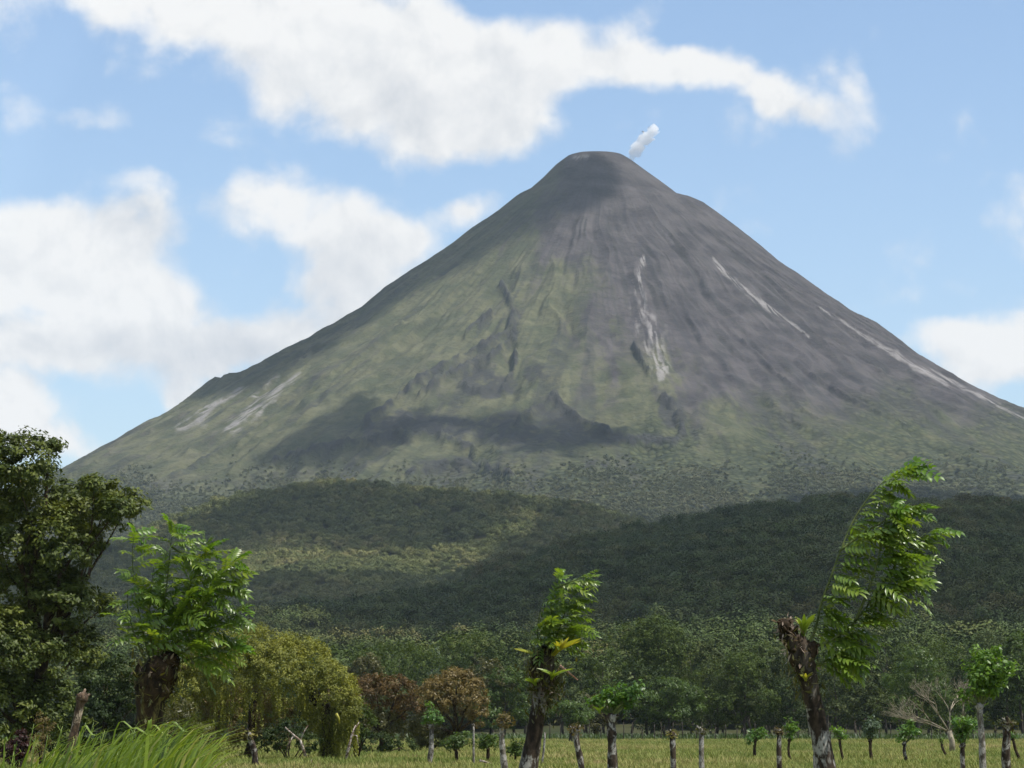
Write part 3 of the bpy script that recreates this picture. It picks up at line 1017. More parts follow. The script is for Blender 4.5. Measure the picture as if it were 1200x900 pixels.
def shade_cloud(polys, H, label, cell, xr, yr, soft, thick, seed):
    xs = np.arange(xr[0], xr[1], cell)
    ys = np.arange(yr[0], yr[1], cell)
    X, Y = np.meshgrid(xs, ys)
    s = np.array(SUN_DIR)
    # follow the sunbeam from each cell of the cloud deck to the land
    t_hit = np.full(X.shape, np.nan)
    for t in np.arange(0, (H + 5) / s[2], 18.0):
        x, y, z = X - s[0] * t, Y - s[1] * t, H - s[2] * t
        h = terrain_h(x, y) >= z
        t_hit = np.where(np.isnan(t_hit) & h, t, t_hit)
    t = np.nan_to_num(t_hit, nan=(H / s[2]))
    px, py = project(np.stack([X - s[0] * t, Y - s[1] * t, H - s[2] * t], -1))
    cov = np.zeros(X.shape)
    for i, (poly, w) in enumerate(polys):
        if w > 0:
            cov = np.maximum(cov, w * soft_poly(px, py, poly, soft, seed + i))
        else:
            cov = cov * (1 + w * soft_poly(px, py, poly, soft, seed + i))
    nz = fbm(X / 110, Y / 110, 4, seed + 9)
    th = thick * np.clip(cov, 0, 1) ** 1.2 * (0.55 + 0.9 * nz)
    keep = th > 1.5
    cellk = keep[:-1, :-1] | keep[1:, :-1] | keep[:-1, 1:] | keep[1:, 1:]
    th = np.where(keep, th, 0.0)
    R, Cn = X.shape
    inner = np.zeros(X.shape, bool)          # a vertex is on the rim when one of its cells is empty
    ck = np.zeros((R + 1, Cn + 1), bool)
    ck[1:-1, 1:-1] = cellk
    full = ck[:-1, :-1] & ck[1:, :-1] & ck[:-1, 1:] & ck[1:, 1:]
    th = np.where(full, np.maximum(th, 1.2), 0.0)
    base = H + 8 * (fbm(X / 160, Y / 160, 3, seed + 3) - 0.5)
    top = np.stack([X, Y, base + th * 0.8], -1).reshape(-1, 3)
    bot = np.stack([X, Y, base - th * 0.2], -1).reshape(-1, 3)
    n = R * Cn
    bid = np.where(full.ravel(), np.arange(n) + n, np.arange(n))
    f = grid_faces(R, Cn)[cellk.ravel()]
    F = np.concatenate([f, bid[f][:, ::-1]])
    V = np.concatenate([top, bot])
    used = np.unique(F)
    remap = np.zeros(len(V), int)
    remap[used] = np.arange(len(used))
    ob = link('cloud', np_mesh('cloud', V[used], remap[F], M_CLOUD, True))
    tag(ob, label, 'cloud', 'clouds drifting over the hills', 'thing')
    return ob


shade_cloud([([(615, 195), (650, 186), (690, 190), (712, 197), (724, 215), (714, 236), (690, 243), (640, 258), (600, 280), (560, 300), (505, 330), (455, 358), (400, 392),
               (345, 428), (300, 452), (235, 470), (190, 470), (250, 420), (400, 350), (560, 240)], 1.0),
             ([(515, 268), (560, 262), (600, 270), (560, 290), (525, 297)], -0.5)],
            1780, 'long thin cloud over the left flank of the volcano', 22, (-1100, 1300), (4700, 6500), 9, 75, 201)
shade_cloud([([(290, 548), (360, 510), (400, 482), (428, 466), (445, 476), (430, 492), (520, 497), (580, 494), (640, 500), (720, 507), (742, 520), (700, 530), (640, 533),
               (600, 528), (560, 512), (520, 504), (480, 520), (420, 540), (350, 552)], 1.0)],
            1990, 'small ragged cloud above the lava tongue', 22, (-900, 1700), (3700, 6000), 6, 45, 301)
shade_cloud([([(-200, 640), (120, 660), (195, 640), (232, 622), (262, 606), (300, 594), (345, 585), (400, 580), (450, 584), (500, 588), (560, 592), (610, 600), (650, 607), (700, 615),
               (760, 628), (820, 612), (900, 600), (1000, 580), (1200, 575), (1400, 580), (1500, 790), (1000, 790), (840, 785), (700, 790), (560, 790), (420, 792), (300, 790), (100, 790), (-200, 790)], 1.0),
             ([(262, 668), (300, 656), (350, 655), (440, 662), (500, 660), (545, 655), (575, 638), (610, 610), (645, 606), (640, 630), (600, 655), (550, 690), (505, 703), (440, 700), (350, 694), (270, 690)], -1.0),
             ([(300, 612), (330, 604), (345, 625), (310, 632)], -0.3), ([(420, 615), (480, 605), (520, 622), (470, 640)], -0.35), ([(930, 660), (1000, 650), (1060, 690), (960, 700)], -0.2)],
            1560, 'broad cloud shading the wooded foothills', 24, (-1300, 1900), (150, 4300), 6, 52, 401)


# ---- steam from the crater
def steam():
    rng = random.Random(4)
    pts = [(739, 188, 3), (743, 181, 6), (747, 174, 8), (751, 168, 6), (757, 161, 9), (762, 157, 7), (766, 152, 7), (771, 147, 3)]
    d = VD - 20
    b = MB()
    fine = []
    for (p, q) in zip(pts[:-1], pts[1:]):
        for k in range(4):
            t = k / 4
            fine.append(tuple(p[i] + (q[i] - p[i]) * t for i in range(3)))
    path = [at(x + rng.uniform(-1, 1), y, d) for x, y, w in fine]
    rad = [w * d / FPX * rng.uniform(0.75, 1.2) for x, y, w in fine]
    b.tube(path, rad, 14, 0.16, rng)
    m, t = new_mat('steam')
    pos = t.n('ShaderNodeNewGeometry').outputs['Position']
    dn = t.smooth(t.noise(pos, 0.05, 3.0, 0.5), 0.25, 0.65, 0.03, 0.10)
    p = t.n('ShaderNodeVolumePrincipled', ins={'Color': (1, 1, 1, 1), 'Density': dn, 'Anisotropy': 0.2})
    t.n('ShaderNodeOutputMaterial', ins={'Volume': p.outputs[0]})
    base = at(739, 187, d)
    ob = link('steam_plume', b.mesh('steam_plume', m, True, base))
    ob.location = base
    tag(ob, 'small white puff of steam leaving the volcano summit', 'steam plume')


steam()


# ------------------------------------------------------------------ trees and plants
def lobes_px(lst, d, depth=1.0, rs=None, squash=1.0):
    s = d / FPX
    out = []
    for e in lst:
        x, y, r = e[:3]
        ry = e[3] if len(e) > 3 else r
        p = at(x, y, d + (rs.uniform(-1, 1) * depth if rs is not None else 0))
        out.append((tuple(p), (r * s, r * s * squash, ry * s)))
    return out


def rel(V, base):
    return V - np.array(base)[None, :]


def trunk_mesh(base, path, radii, limbs, mat, rng, sides=8):
    b = MB()
    b.tube(path, radii, sides, 0.10, rng)
    for pth, rd in limbs:
        b.tube(pth, rd, 6, 0.12, rng)
    return b.mesh('trunk', mat, True, base)


def bend(p0, p1, n, rng, k):
    p0, p1 = Vector(p0), Vector(p1)
    out = [p0]
    L = (p1 - p0).length
    for i in range(1, n):
        t = i / n
        out.append(p0.lerp(p1, t) + Vector((rng.uniform(-k, k), rng.uniform(-k, k), rng.uniform(-k, k) * 0.4)) * L)
    out.append(p1)
    return out


def tree(name, label, x, d, lobes, leafm, barkm, n_clump, per, clump_r, leaf, seed, group=None, trunk_r=0.2, extra=None, trunk_x=None, **kw):
    """tree: Empty at its foot > trunk (with limbs into every lobe), crown"""
    rs, rng = np.random.RandomState(seed), random.Random(seed)
    base = ground_at(trunk_x if trunk_x is not None else x, d)
    t = empty(name, base, label, 'tree', group)
    V, F = crown(rs, lobes, n_clump, per, clump_r, leaf, **kw)
    link('crown', np_mesh('crown', rel(V, base), F, leafm), t)
    cs = [Vector(l[0]) for l in lobes]
    cen = sum(cs, Vector()) / len(cs)
    low = min(c.z for c in cs)
    fork = Vector((base.x * 0.6 + cen.x * 0.4, base.y * 0.5 + cen.y * 0.5, max(low * 0.6, 0.8)))
    hi = max(cs, key=lambda c: c.z - 0.6 * abs(c.x - cen.x))
    path = bend(base, fork, 3, rng, 0.04) + bend(fork, hi, 4, rng, 0.05)[1:]
    rad = [trunk_r * 1.25, trunk_r, trunk_r * 0.95, trunk_r * 0.85, trunk_r * 0.6, trunk_r * 0.42, trunk_r * 0.25, trunk_r * 0.08]
    limbs = []
    for c in cs:
        if c is hi:
            continue
        k = min(range(2, 6), key=lambda i: abs(path[i].z - (fork.z * 0.5 + c.z * 0.5) + 0.25 * abs(c.x - path[i].x)))
        r0 = rad[k] * 0.6
        limbs.append((bend(path[k], c, 4, rng, 0.07), [r0, r0 * 0.75, r0 * 0.5, r0 * 0.3, r0 * 0.1]))
    link('trunk', trunk_mesh(base, path, rad, limbs, barkm, rng), t)
    return t


# -- large tree at the left edge
rsb = np.random.RandomState(7)
D = 130.0
BT = [(22, 545, 44, 38), (-20, 560, 55), (58, 521, 13, 11), (40, 600, 48), (95, 598, 42, 38), (150, 592, 22, 18), (128, 578, 14, 16), (110, 572, 12, 16), (70, 640, 45), (0, 640, 60),
      (108, 636, 22, 18), (20, 700, 55), (70, 705, 42), (-20, 760, 60), (40, 770, 48), (95, 760, 26, 36), (0, 830, 50), (60, 835, 40, 34), (122, 712, 14, 16), (135, 600, 22, 16)]
tree('large_tree', 'large dark olive tree with layered crown at the left edge', 20, D, lobes_px(BT, D, 1.6, rsb), M_BIGTREE, M_BARK_DARK, 1250, 64, 0.44, 0.11, 21,
     trunk_r=0.42, flat=0.6, up=0.55, shell=(0.6, 1.08))

# -- vine draped tree
def vine_tree():
    rs, rng = np.random.RandomState(31), random.Random(31)
    d = 150.0
    base = ground_at(386, d)
    t = empty('vine_draped_tree', base, 'domed tree smothered in hanging olive green vines beside the field', 'tree')
    L1 = lobes_px([(300, 790, 62, 56), (345, 795, 50, 50), (385, 818, 36, 40), (262, 788, 48, 46), (405, 832, 18, 30), (230, 815, 36, 40)], d, 0.8, rs)
    V, F = crown(rs, L1, 900, 60, 0.26, 0.062, 0.45, 1.1, (0.86, 1.04), 0.5, 0.15)
    link('crown', np_mesh('crown', rel(V, base), F, M_VINE), t)
    L2 = lobes_px([(225, 850, 36, 34), (262, 850, 30, 36), (200, 862, 22, 24), (295, 868, 18, 20), (288, 838, 34, 36), (322, 846, 24, 30)], d, 0.8, rs)
    V, F = crown(rs, L2, 210, 50, 0.28, 0.075, 0.3, 1.0, (0.85, 1.05), 0.45, 0.5)
    link('dry_vines', np_mesh('dry_vines', rel(V, base), F, M_VINE_DRY), t)
    # hanging curtains of vine
    C, N, Ls = [], [], []
    for k in range(520):
        c, r = L1[rs.randint(len(L1))]
        an = rs.uniform(0, 6.283)
        q = rs.uniform(0.55, 1.0)
        p = np.array(c) + np.array([math.cos(an) * r[0] * q, math.sin(an) * r[1] * q, -r[2] * rs.uniform(0.0, 0.5)])
        ln = rs.uniform(0.4, 2.2)
        m = int(ln * 26)
        zz = np.linspace(0, -ln, m)
        C.append(np.stack([p[0] + rs.normal(size=m) * 0.035 + zz * rs.uniform(-0.08, 0.08), p[1] + rs.normal(size=m) * 0.035, np.maximum(p[2] + zz, 0.1)], -1))
    px0 = at(386, 860, d)
    for k in range(90):
        an = rs.uniform(0, 6.283)
        m = 44
        zz = np.linspace(0.05, 1.9, m) + rs.uniform(0, 0.3)
        rr = 0.42 + 0.20 * (zz > 1.2) + rs.uniform(-0.1, 0.1)
        C.append(np.stack([px0.x + rr * math.cos(an) + rs.normal(size=m) * 0.05, d + rr * math.sin(an) + rs.normal(size=m) * 0.05, zz], -1))
    C = np.concatenate(C)
    Nn = rs.normal(size=C.shape) + np.array([0, -0.4, 0.5])
    L = 0.065 * rs.uniform(0.6, 1.3, len(C))
    V, F = diamonds(C, Nn, L, L * 0.5, rs, 0.6)
    link('hanging_vines', np_mesh('hanging_vines', rel(V, base), F, M_VINE), t)['kind'] = 'stuff'
    path = [base, base + Vector((0.1, 0, 1.0)), at(382, 830, d), at(360, 800, d)]
    limbs = [(bend(at(382, 838, d), Vector(c) + Vector((0, 0, 0.5)), 3, rng, 0.06), [0.16, 0.12, 0.08, 0.03]) for c, r in (L1[1], L1[2], L1[4])]
    limbs.append((bend(ground_at(292, d), at(300, 810, d), 3, rng, 0.04), [0.28, 0.24, 0.2, 0.14]))
    link('trunk', trunk_mesh(base, path, [0.45, 0.36, 0.3, 0.2], limbs, M_BARK_DARK, rng), t)


vine_tree()

# bright green shrubs by the vine tree and the dark thicket under the big tree
def shrub(name, label, lst, d, leafm, n_clump, per, clump_r, leaf, seed, group=None, cat='shrub', **kw):
    rs, rng = np.random.RandomState(seed), random.Random(seed)
    lobes = lobes_px(lst, d, 0.4, rs)
    base = Vector((lobes[0][0][0], d, 0))
    t = empty(name, base, label, cat, group)
    V, F = crown(rs, lobes, n_clump, per, clump_r, leaf, **kw)
    V[:, 2] = np.maximum(V[:, 2], 0.02)
    link('foliage', np_mesh('foliage', rel(V, base), F, leafm), t)
    b = MB()
    for c, r in lobes:
        for k in range(2):
            b.tube(bend(base + Vector((rng.uniform(-.15, .15), rng.uniform(-.15, .15), -0.02)), Vector(c) + Vector((rng.uniform(-.3, .3) * r[0], 0, 0)), 3, rng, 0.08), [0.05, 0.04, 0.03, 0.012], 5)
    link('stems', b.mesh('stems', M_BARK_DARK, True, base), t)
    return t


shrub('shrub', 'bright green shrub against the right side of the vine covered tree', [(418, 835, 14, 18), (428, 850, 14, 16), (414, 862, 12, 14)], 152, M_MIDLEAF, 60, 40, 0.2, 0.075, 41)
shrub('shrub', 'low dark green bushes with dead stalks under the vine dome', [(340, 860, 22, 18), (318, 868, 18, 14), (362, 872, 14, 12)], 146, M_DARKLEAF, 70, 40, 0.2, 0.075, 42)
shrub('shrub', 'dark green bushes at the foot of the rusty tree', [(440, 872, 24, 14), (470, 876, 20, 10), (418, 876, 14, 10)], 185, M_DARKLEAF, 70, 36, 0.25, 0.09, 43)
shrub('shrub', 'dark red leaved shrub at the lower left corner', [(22, 868, 11, 13), (12, 882, 10, 12), (28, 880, 8, 10)], 112, M_REDSHRUB, 55, 40, 0.12, 0.06, 44)
shrub('shrub', 'brown dry twiggy shrub beside the dark red shrub', [(55, 850, 14, 16), (45, 872, 16, 14)], 116, M_VINE_DRY, 40, 26, 0.16, 0.05, 45)
shrub('thicket', 'dark green thicket in shade behind the leaning pale stump', [(120, 800, 30, 28), (150, 830, 34, 30), (110, 850, 34, 32), (150, 868, 30, 24), (80, 868, 30, 24), (195, 845, 26, 30), (140, 785, 20, 20)],
      160, M_DARKLEAF, 260, 46, 0.36, 0.11, 46, cat='thicket')
shrub('shrub', 'yellowish green scrub at the left foot of the vine tree', [(210, 838, 22, 18), (190, 850, 16, 16), (232, 862, 18, 16)], 128, M_OLIVE, 90, 40, 0.2, 0.06, 47)


# -- two rusty flushing trees
def rusty(label, d, top, low, x, seed, leafm):
    rs, rng = np.random.RandomState(seed), random.Random(seed)
    base = ground_at(x, d)
    t = empty('rusty_tree', base, label, 'tree', 'rust coloured trees beyond the field posts')
    Lt, Ll = lobes_px(top, d, 0.9, rs), lobes_px(low, d, 0.9, rs)
    V, F = crown(rs, Lt, 210, 46, 0.34, 0.10, 0.5, 0.8, (0.8, 1.05), 0.45, 0.4)
    link('crown', np_mesh('crown', rel(V, base), F, leafm), t)
    V, F = crown(rs, Ll, 120, 40, 0.34, 0.10, 0.4, 0.8, (0.7, 1.05), 0.45, 0.6)
    V[:, 2] = np.maximum(V[:, 2], 0.05)
    o_ = link('lower_foliage', np_mesh('lower_foliage', rel(V, base), F, M_OLIVE), t)
    fork = base + Vector((0, 0, 1.4))
    link('trunk', trunk_mesh(base, [base, base + Vector((0.05, 0, 0.7)), fork], [0.24, 0.2, 0.18],
                             [(bend(fork, Vector(c), 3, rng, 0.06), [0.15, 0.1, 0.07, 0.03]) for c, r in Lt + Ll], M_BARK_DARK, rng), t)


rusty('low rust brown tree with olive lower leaves right of the vine dome', 205, [(440, 815, 30, 24), (465, 812, 24, 20), (418, 812, 20, 20), (480, 828, 16, 20)],
      [(435, 850, 30, 22), (470, 852, 24, 22), (410, 845, 14, 18)], 448, 51, M_RUSTDARK)
rusty('round rust brown tree behind the thin white post', 195, [(530, 812, 30, 26), (508, 818, 20, 22), (553, 820, 19, 24), (535, 800, 20, 16), (560, 838, 10, 14)],
      [(505, 862, 20, 16), (490, 850, 12, 14)], 535, 52, M_RUST)

# -- trees of the far treeline
TL = 'trees of the far treeline'


def pxtree(label, x, top, w, d, leafm, seed, n=150, per=34, leaf=0.20, group=None, low=None, tr=0.22):
    """round headed tree given by crown centre column, top row and crown width"""
    rs = np.random.RandomState(seed)
    s = FPX / d
    gy_ = HOR + EYE * s
    hpx = gy_ - top
    low = low if low is not None else gy_ - hpx * 0.08
    lst = []
    cy, ry, rx = (top + low) / 2, (low - top) / 2, w / 2
    for k in range(9):
        u, v = rs.uniform(-1, 1), rs.uniform(-1, 1)
        k_ = math.sqrt(max(0.05, 1 - 0.7 * v * v))
        lst.append((x + u * rx * 0.62 * k_, cy + v * ry * 0.66, rx * rs.uniform(0.34, 0.5), ry * rs.uniform(0.26, 0.42)))
    lst.append((x, top + ry * 0.42, rx * 0.5, ry * 0.42))
    return tree('treeline_tree', label, x, d, lobes_px(lst, d, w / s * 0.25, rs), leafm, M_BARK_FAR, int(n * 1.25), per, 0.045 * w / s + 0.22, leaf, seed, group, trunk_r=tr)


pxtree('tall round headed tree standing above the rest of the treeline', 762, 722, 100, 470, M_MIDLEAF, 61, 240, 44, 0.22)
pxtree('small vivid green tree in front of the treeline with a flat top', 782, 794, 92, 408, M_VIVID, 62, 190, 40, 0.18, low=850)
pxtree('pale bluish green tree seen above the round rusty tree', 507, 757, 42, 500, M_PALE, 63, 110, 34, 0.2)
pxtree('small pale green tree just right of the bluish tree', 553, 768, 44, 480, M_GREYLEAF, 64, 110, 34, 0.2)
pxtree('brown tinged tree crown behind the low rust brown tree', 432, 764, 66, 430, M_OLIVE, 65, 120, 34, 0.2)
pxtree('bright green tree at the right edge of the treeline', 1196, 742, 60, 430, M_VIVID, 66, 150, 36, 0.2)
pxtree('slender grey green tree right beside the tall round headed tree', 832, 752, 58, 450, M_GREYLEAF, 67, 140, 36, 0.19)
pxtree('broad sunlit green crown in the treeline left of the leaning pollard', 872, 764, 92, 409, M_MIDLEAF, 681, 190, 40, 0.19)
pxtree('rounded lighter green tree behind the bare tree', 1072, 757, 84, 409, M_VIVID, 682, 170, 38, 0.19)
pxtree('sunlit green tree in the treeline left of the mossy pollard', 592, 782, 74, 409, M_VIVID, 683, 150, 38, 0.19)
pxtree('tall dark narrow tree right of the leaning pollard', 1012, 738, 52, 436, M_DARKLEAF, 684, 150, 38, 0.2)
pxtree('bright low tree beyond the mossy pollard with a drooping side', 668, 822, 60, 330, M_VIVID, 68, 110, 34, 0.15, low=852)

rt = random.Random(99)
rows = []
for x in (868, 900, 928):
    rows.append((x, 752 + rt.uniform(-3, 6), 58, 445, M_GREYLEAF))
for x in range(395, 1225, 44):
    rows.append((x + rt.uniform(-12, 12), rt.uniform(765, 818), rt.uniform(50, 112), rt.uniform(410, 432), rt.choice([M_DARKLEAF, M_GREYLEAF, M_MIDLEAF, M_DARKLEAF, M_OLIVE])))
for x in range(380, 1230, 42):
    rows.append((x + rt.uniform(-14, 14), rt.uniform(734, 784), rt.uniform(64, 130), rt.uniform(440, 480), rt.choice([M_GREYLEAF, M_MIDLEAF, M_MIDLEAF, M_DARKLEAF])))
for x in range(430, 1230, 60):
    rows.append((x + rt.uniform(-18, 18), rt.uniform(720, 752), rt.uniform(66, 112), rt.uniform(490, 515), rt.choice([M_GREYLEAF, M_MIDLEAF, M_DARKLEAF])))
for x in range(170, 400, 40):
    rows.append((x + rt.uniform(-14, 14), rt.uniform(745, 790), rt.uniform(60, 80), rt.uniform(430, 490), rt.choice([M_MIDLEAF, M_DARKLEAF])))
mats_name = {M_GREYLEAF.name: 'grey green tree in the far treeline', M_MIDLEAF.name: 'mid green tree in the far treeline', M_DARKLEAF.name: 'dark green tree in the far treeline', M_OLIVE.name: 'olive brown tree in the far treeline'}
for i, (x, top, w, d, mm) in enumerate(rows):
    pxtree(mats_name[mm.name], x, top, w, d, mm, 700 + i, 110, 30, 0.21, TL)


# -- bare tree
def bare_tree():
    rng = random.Random(12)
    d = 190.0
    base = ground_at(1112, d)
    t = empty('bare_tree', base, 'bare pale twigged tree spreading behind the field posts', 'tree')
    b, tw = MB(), MB()

    def grow(p, dr, ln, r, lev):
        q = p + dr * ln
        mid = p.lerp(q, 0.5) + Vector((rng.uniform(-1, 1), rng.uniform(-1, 1), rng.uniform(-.5, .5))) * ln * 0.07
        (b if lev < 3 else tw).tube([p, mid, q], [r, r * 0.85, r * 0.7], 6 if lev < 3 else 4)
        if lev >= 6:
            return
        for k in range(3 if lev in (0, 1, 2, 3) else 2):
            nd = (dr + Vector((rng.uniform(-1, 1), rng.uniform(-1, 1), rng.uniform(-0.45, 0.7))) * 0.72).normalized()
            if nd.z < 0.05:
                nd.z = rng.uniform(0.05, 0.3)
                nd.normalize()
            grow(q, nd, ln * rng.uniform(0.62, 0.84), r * 0.62, lev + 1)

    b.tube([base, base + Vector((0, 0, 0.8)), base + Vector((-0.2, 0, 1.5))], [0.22, 0.18, 0.17], 7)
    f = base + Vector((-0.2, 0, 1.45))
    for dr in ((-1, 0.1, 0.55), (-0.55, -0.3, 0.85), (0.1, 0.3, 1.0), (0.75, 0.1, 0.75), (-0.8, 0.4, 0.35)):
        grow(f, Vector(dr).normalized(), 1.3, 0.055, 1)
    link('trunk', b.mesh('trunk', M_TWIG, True, base), t)
    link('twigs', tw.mesh('twigs', M_TWIG, True, base), t)


bare_tree()


# -- pollards of the living fence, with pinnate leaves
def pinnate(seed, pairs=6, L=0.38, lw=0.0195, ll=0.105, mat=M_FRESH):
    rng = random.Random(seed)
    b = MB()
    sag = rng.uniform(0.12, 0.45)
    cv = lambda t: Vector((L * t, rng_side * L * t * t, -sag * L * t * t))
    rng_side = rng.uniform(-0.15, 0.15)
    path = [cv(i / 6) for i in range(7)]
    b.tube(path, [0.005, 0.005, 0.0045, 0.004, 0.004, 0.003, 0.002], 4)

    def leaflet(p, dr, ln, w):
        dr = dr.normalized()
        side = dr.cross(Vector((0, 0, 1))).normalized()
        pts = [p, p + dr * ln * 0.35 + Vector((0, 0, -0.02 * ln)), p + dr * ln * 0.7 + Vector((0, 0, -0.10 * ln)), p + dr * ln + Vector((0, 0, -0.28 * ln))]
        b.blade(pts, [w * 0.25, w, w * 0.8, w * 0.04], side, 0.30)
    for k in range(pairs):
        t = 0.22 + 0.72 * k / (pairs - 1)
        p = cv(t)
        sz = 0.75 + 0.45 * math.sin(math.pi * (0.25 + 0.6 * k / pairs))
        for s in (-1, 1):
            leaflet(p, Vector((0.62, s * 1.0, rng.uniform(-0.4, 0.12))), ll * sz * rng.uniform(0.85, 1.15), lw * sz)
    leaflet(cv(1.0), Vector((1, rng.uniform(-0.2, 0.2), -0.3)), ll * 1.05, lw)
    return b.mesh('leaf', mat, True)


LEAVES = [pinnate(800 + k, 5 + k % 3, 0.33 + 0.03 * (k % 4)) for k in range(8)]
LEAVES_TIP = [pinnate(820 + k, 4, 0.2, 0.02, 0.065, M_BRIGHT) for k in range(3)]


def orient(dr, up, roll=0.0):
    x = Vector(dr).normalized()
    z = Vector(up) - x * x.dot(Vector(up))
    z = z.normalized() if z.length > 1e-3 else x.orthogonal().normalized()
    y = z.cross(x)
    m = Matrix((x, y, z)).transposed()
    return (m @ Matrix.Rotation(roll, 3, 'X')).to_4x4()


def catmull(P, n):
    P = [Vector(p) for p in P]
    Q = [P[0] * 2 - P[1]] + P + [P[-1] * 2 - P[-2]]
    out = []
    for i in range(1, len(Q) - 2):
        for k in range(n):
            t = k / n
            a, b, c, d = Q[i - 1], Q[i], Q[i + 1], Q[i + 2]
            out.append(0.5 * ((2 * b) + (c - a) * t + (2 * a - 5 * b + 4 * c - d) * t * t + (3 * b - a - 3 * c + d) * t ** 3))
    out.append(P[-1])
    return out


def pollard(label, d, trunk, knobs, shoots, seed, bark=M_BARK, wind=(1.0, 0.0, -0.05), windy=0.75, scale=1.0, sides=12, ragged=None, knob_mat=None, moss=None):
    """pollarded fence tree: Empty > trunk, head lumps, shoots (> leaf ...)
    trunk [(x, y, r px)], knobs [(x, y, r px)], shoots [([(x, y)...], n leaves, start fraction)]"""
    rng = random.Random(seed)
    s = d / FPX
    base = ground_at(trunk[0][0], d)
    base.z = 0
    t = empty('pollard', base, label, 'tree', 'pollarded trees of the living fence')
    b = MB()
    pts = catmull([at(x, y, d) for x, y, r in trunk], 4)
    rr = np.interp(np.linspace(0, len(trunk) - 1, len(pts)), range(len(trunk)), [r * s for x, y, r in trunk])
    pts[0].z = min(pts[0].z, 0.0)
    b.tube(pts, list(rr), sides, 0.09, rng)
    link('trunk', b.mesh('trunk', bark, True, base), t)
    k = MB()
    for x, y, r in knobs:
        k.lump(at(x, y, d + rng.uniform(-0.06, 0.06)), (r * s, r * s, r * s * rng.uniform(0.9, 1.25)), rng, 0.3, 11, 8)
        for q in range(5):                      # ragged bark and stubs
            a = rng.uniform(0, 6.283)
            p = at(x, y, d) + Vector((math.cos(a), math.sin(a), rng.uniform(-0.3, 0.9))) * r * s * 0.85
            k.tube([p, p + Vector((math.cos(a) * 0.5, math.sin(a) * 0.5, rng.uniform(0.1, 0.9))) * r * s * 0.8], [r * s * 0.28, r * s * 0.12], 6, 0.2, rng)
    if knobs:
        link('pollard_head', k.mesh('pollard_head', knob_mat or M_BARK_DARK, True, base), t)
    if ragged:
        rs = np.random.RandomState(seed)
        C = []
        for x, y, r, n in ragged:
            p = at(x, y, d)
            C.append(np.array(p)[None, :] + rs.normal(size=(n, 3)) * np.array([r * s, r * s, r * s]) * 0.6)
        C = np.concatenate(C)
        L = 0.032 * scale * rs.uniform(0.5, 1.6, len(C))
        V, F = diamonds(C, rs.normal(size=C.shape) + np.array([0, -.3, .5]), L, L * 0.35, rs, 0.45)
        link('dead_leaves', np_mesh('dead_leaves', rel(V, base), F, M_DEADLEAF), t)['kind'] = 'stuff'
    if moss:
        rs = np.random.RandomState(seed + 1)
        C = np.concatenate([np.array(at(x, y, d))[None, :] + rs.normal(size=(n, 3)) * np.array([r * s, r * s, r * s * 1.3]) * 0.62 for x, y, r, n in moss])
        L = 0.035 * rs.uniform(0.5, 1.7, len(C))
        V, F = diamonds(C, rs.normal(size=C.shape) + np.array([0, -.4, .3]), L, L * 0.28, rs, 0.6)
        link('moss', np_mesh('moss', rel(V, base), F, M_OLIVE), t)['kind'] = 'stuff'
    wv = Vector(wind)
    for pth, n, st in shoots:
        dy = [0.0]
        for _ in pth[1:]:
            dy.append(dy[-1] + rng.uniform(-0.09, 0.09))
        P = catmull([at(x, y, d + q) for (x, y), q in zip(pth, dy)], 6)
        m = len(P)
        sb = MB()
        r0 = 0.014 * scale
        sb.tube(P, [r0 * (1 - 0.8 * i / (m - 1)) for i in range(m)], 6)
        so = link('shoot', sb.mesh('shoot', M_SHOOT, True, base), t)
        for i in range(n):
            f = st + (1 - st) * (i + 0.5) / n
            q = f * (m - 1)
            i0 = min(int(q), m - 2)
            p = P[i0].lerp(P[i0 + 1], q - i0)
            tg = (P[i0 + 1] - P[i0]).normalized()
            an = i * 2.4 + rng.uniform(-.4, .4)
            a1 = tg.orthogonal().normalized()
            rad_ = (a1 * math.cos(an) + tg.cross(a1) * math.sin(an)) + tg * 0.45 + Vector((0, 0, 0.15))
            dr = (rad_.normalized() * (1 - windy * rng.uniform(0.5, 1.0)) + wv * windy + Vector((0, rng.uniform(-.45, .45), rng.uniform(-.45, .3)))).normalized()
            tip = f > 0.9
            me = rng.choice(LEAVES_TIP if tip else LEAVES)
            lo = link('leaf', me, so)
            sc = scale * rng.uniform(0.75, 1.15) * (1.0 if tip else 1.0 - 0.35 * f)
            up = Vector((rng.uniform(-.5, .5), rng.uniform(-.7, .2), 1.0))
            lo.matrix_local = Matrix.Translation(p - base) @ orient(dr, up, rng.uniform(-.5, .5)) @ Matrix.Scale(sc, 4)
    return t


def bromeliad(label, x, y, d, n, L, spread, mat, seed, w=0.022, lean=(0, 0, 1)):
    rng = random.Random(seed)
    base = at(x, y, d)
    t = empty('bromeliad', base, label, 'plant')
    for k in range(n):
        a = 2 * math.pi * k / n + rng.uniform(-.3, .3)
        out = Vector((math.cos(a), math.sin(a), 0))
        ln = L * rng.uniform(0.7, 1.15)
        up = Vector(lean)
        b = MB()
        pts, wd = [], []
        for i in range(7):
            q = i / 6
            pts.append((up * ln * q * (1 - 0.35 * q * spread)) + out * ln * spread * q * q * 0.95)
            wd.append(w * (0.7 + 0.5 * q) * (1 - q ** 3) + 0.001)
        sd = out.cross(Vector((0, 0, 1)))
        tg_ = (pts[-1] - pts[0]).normalized()
        an = rng.uniform(0.4, 1.3) * rng.choice((-1, 1))
        sd = sd * math.cos(an) + sd.cross(tg_) * math.sin(an)
        b.blade(pts, wd, sd.normalized(), 0.2)
        link('leaf', b.mesh('leaf', mat, True), t)
    return t


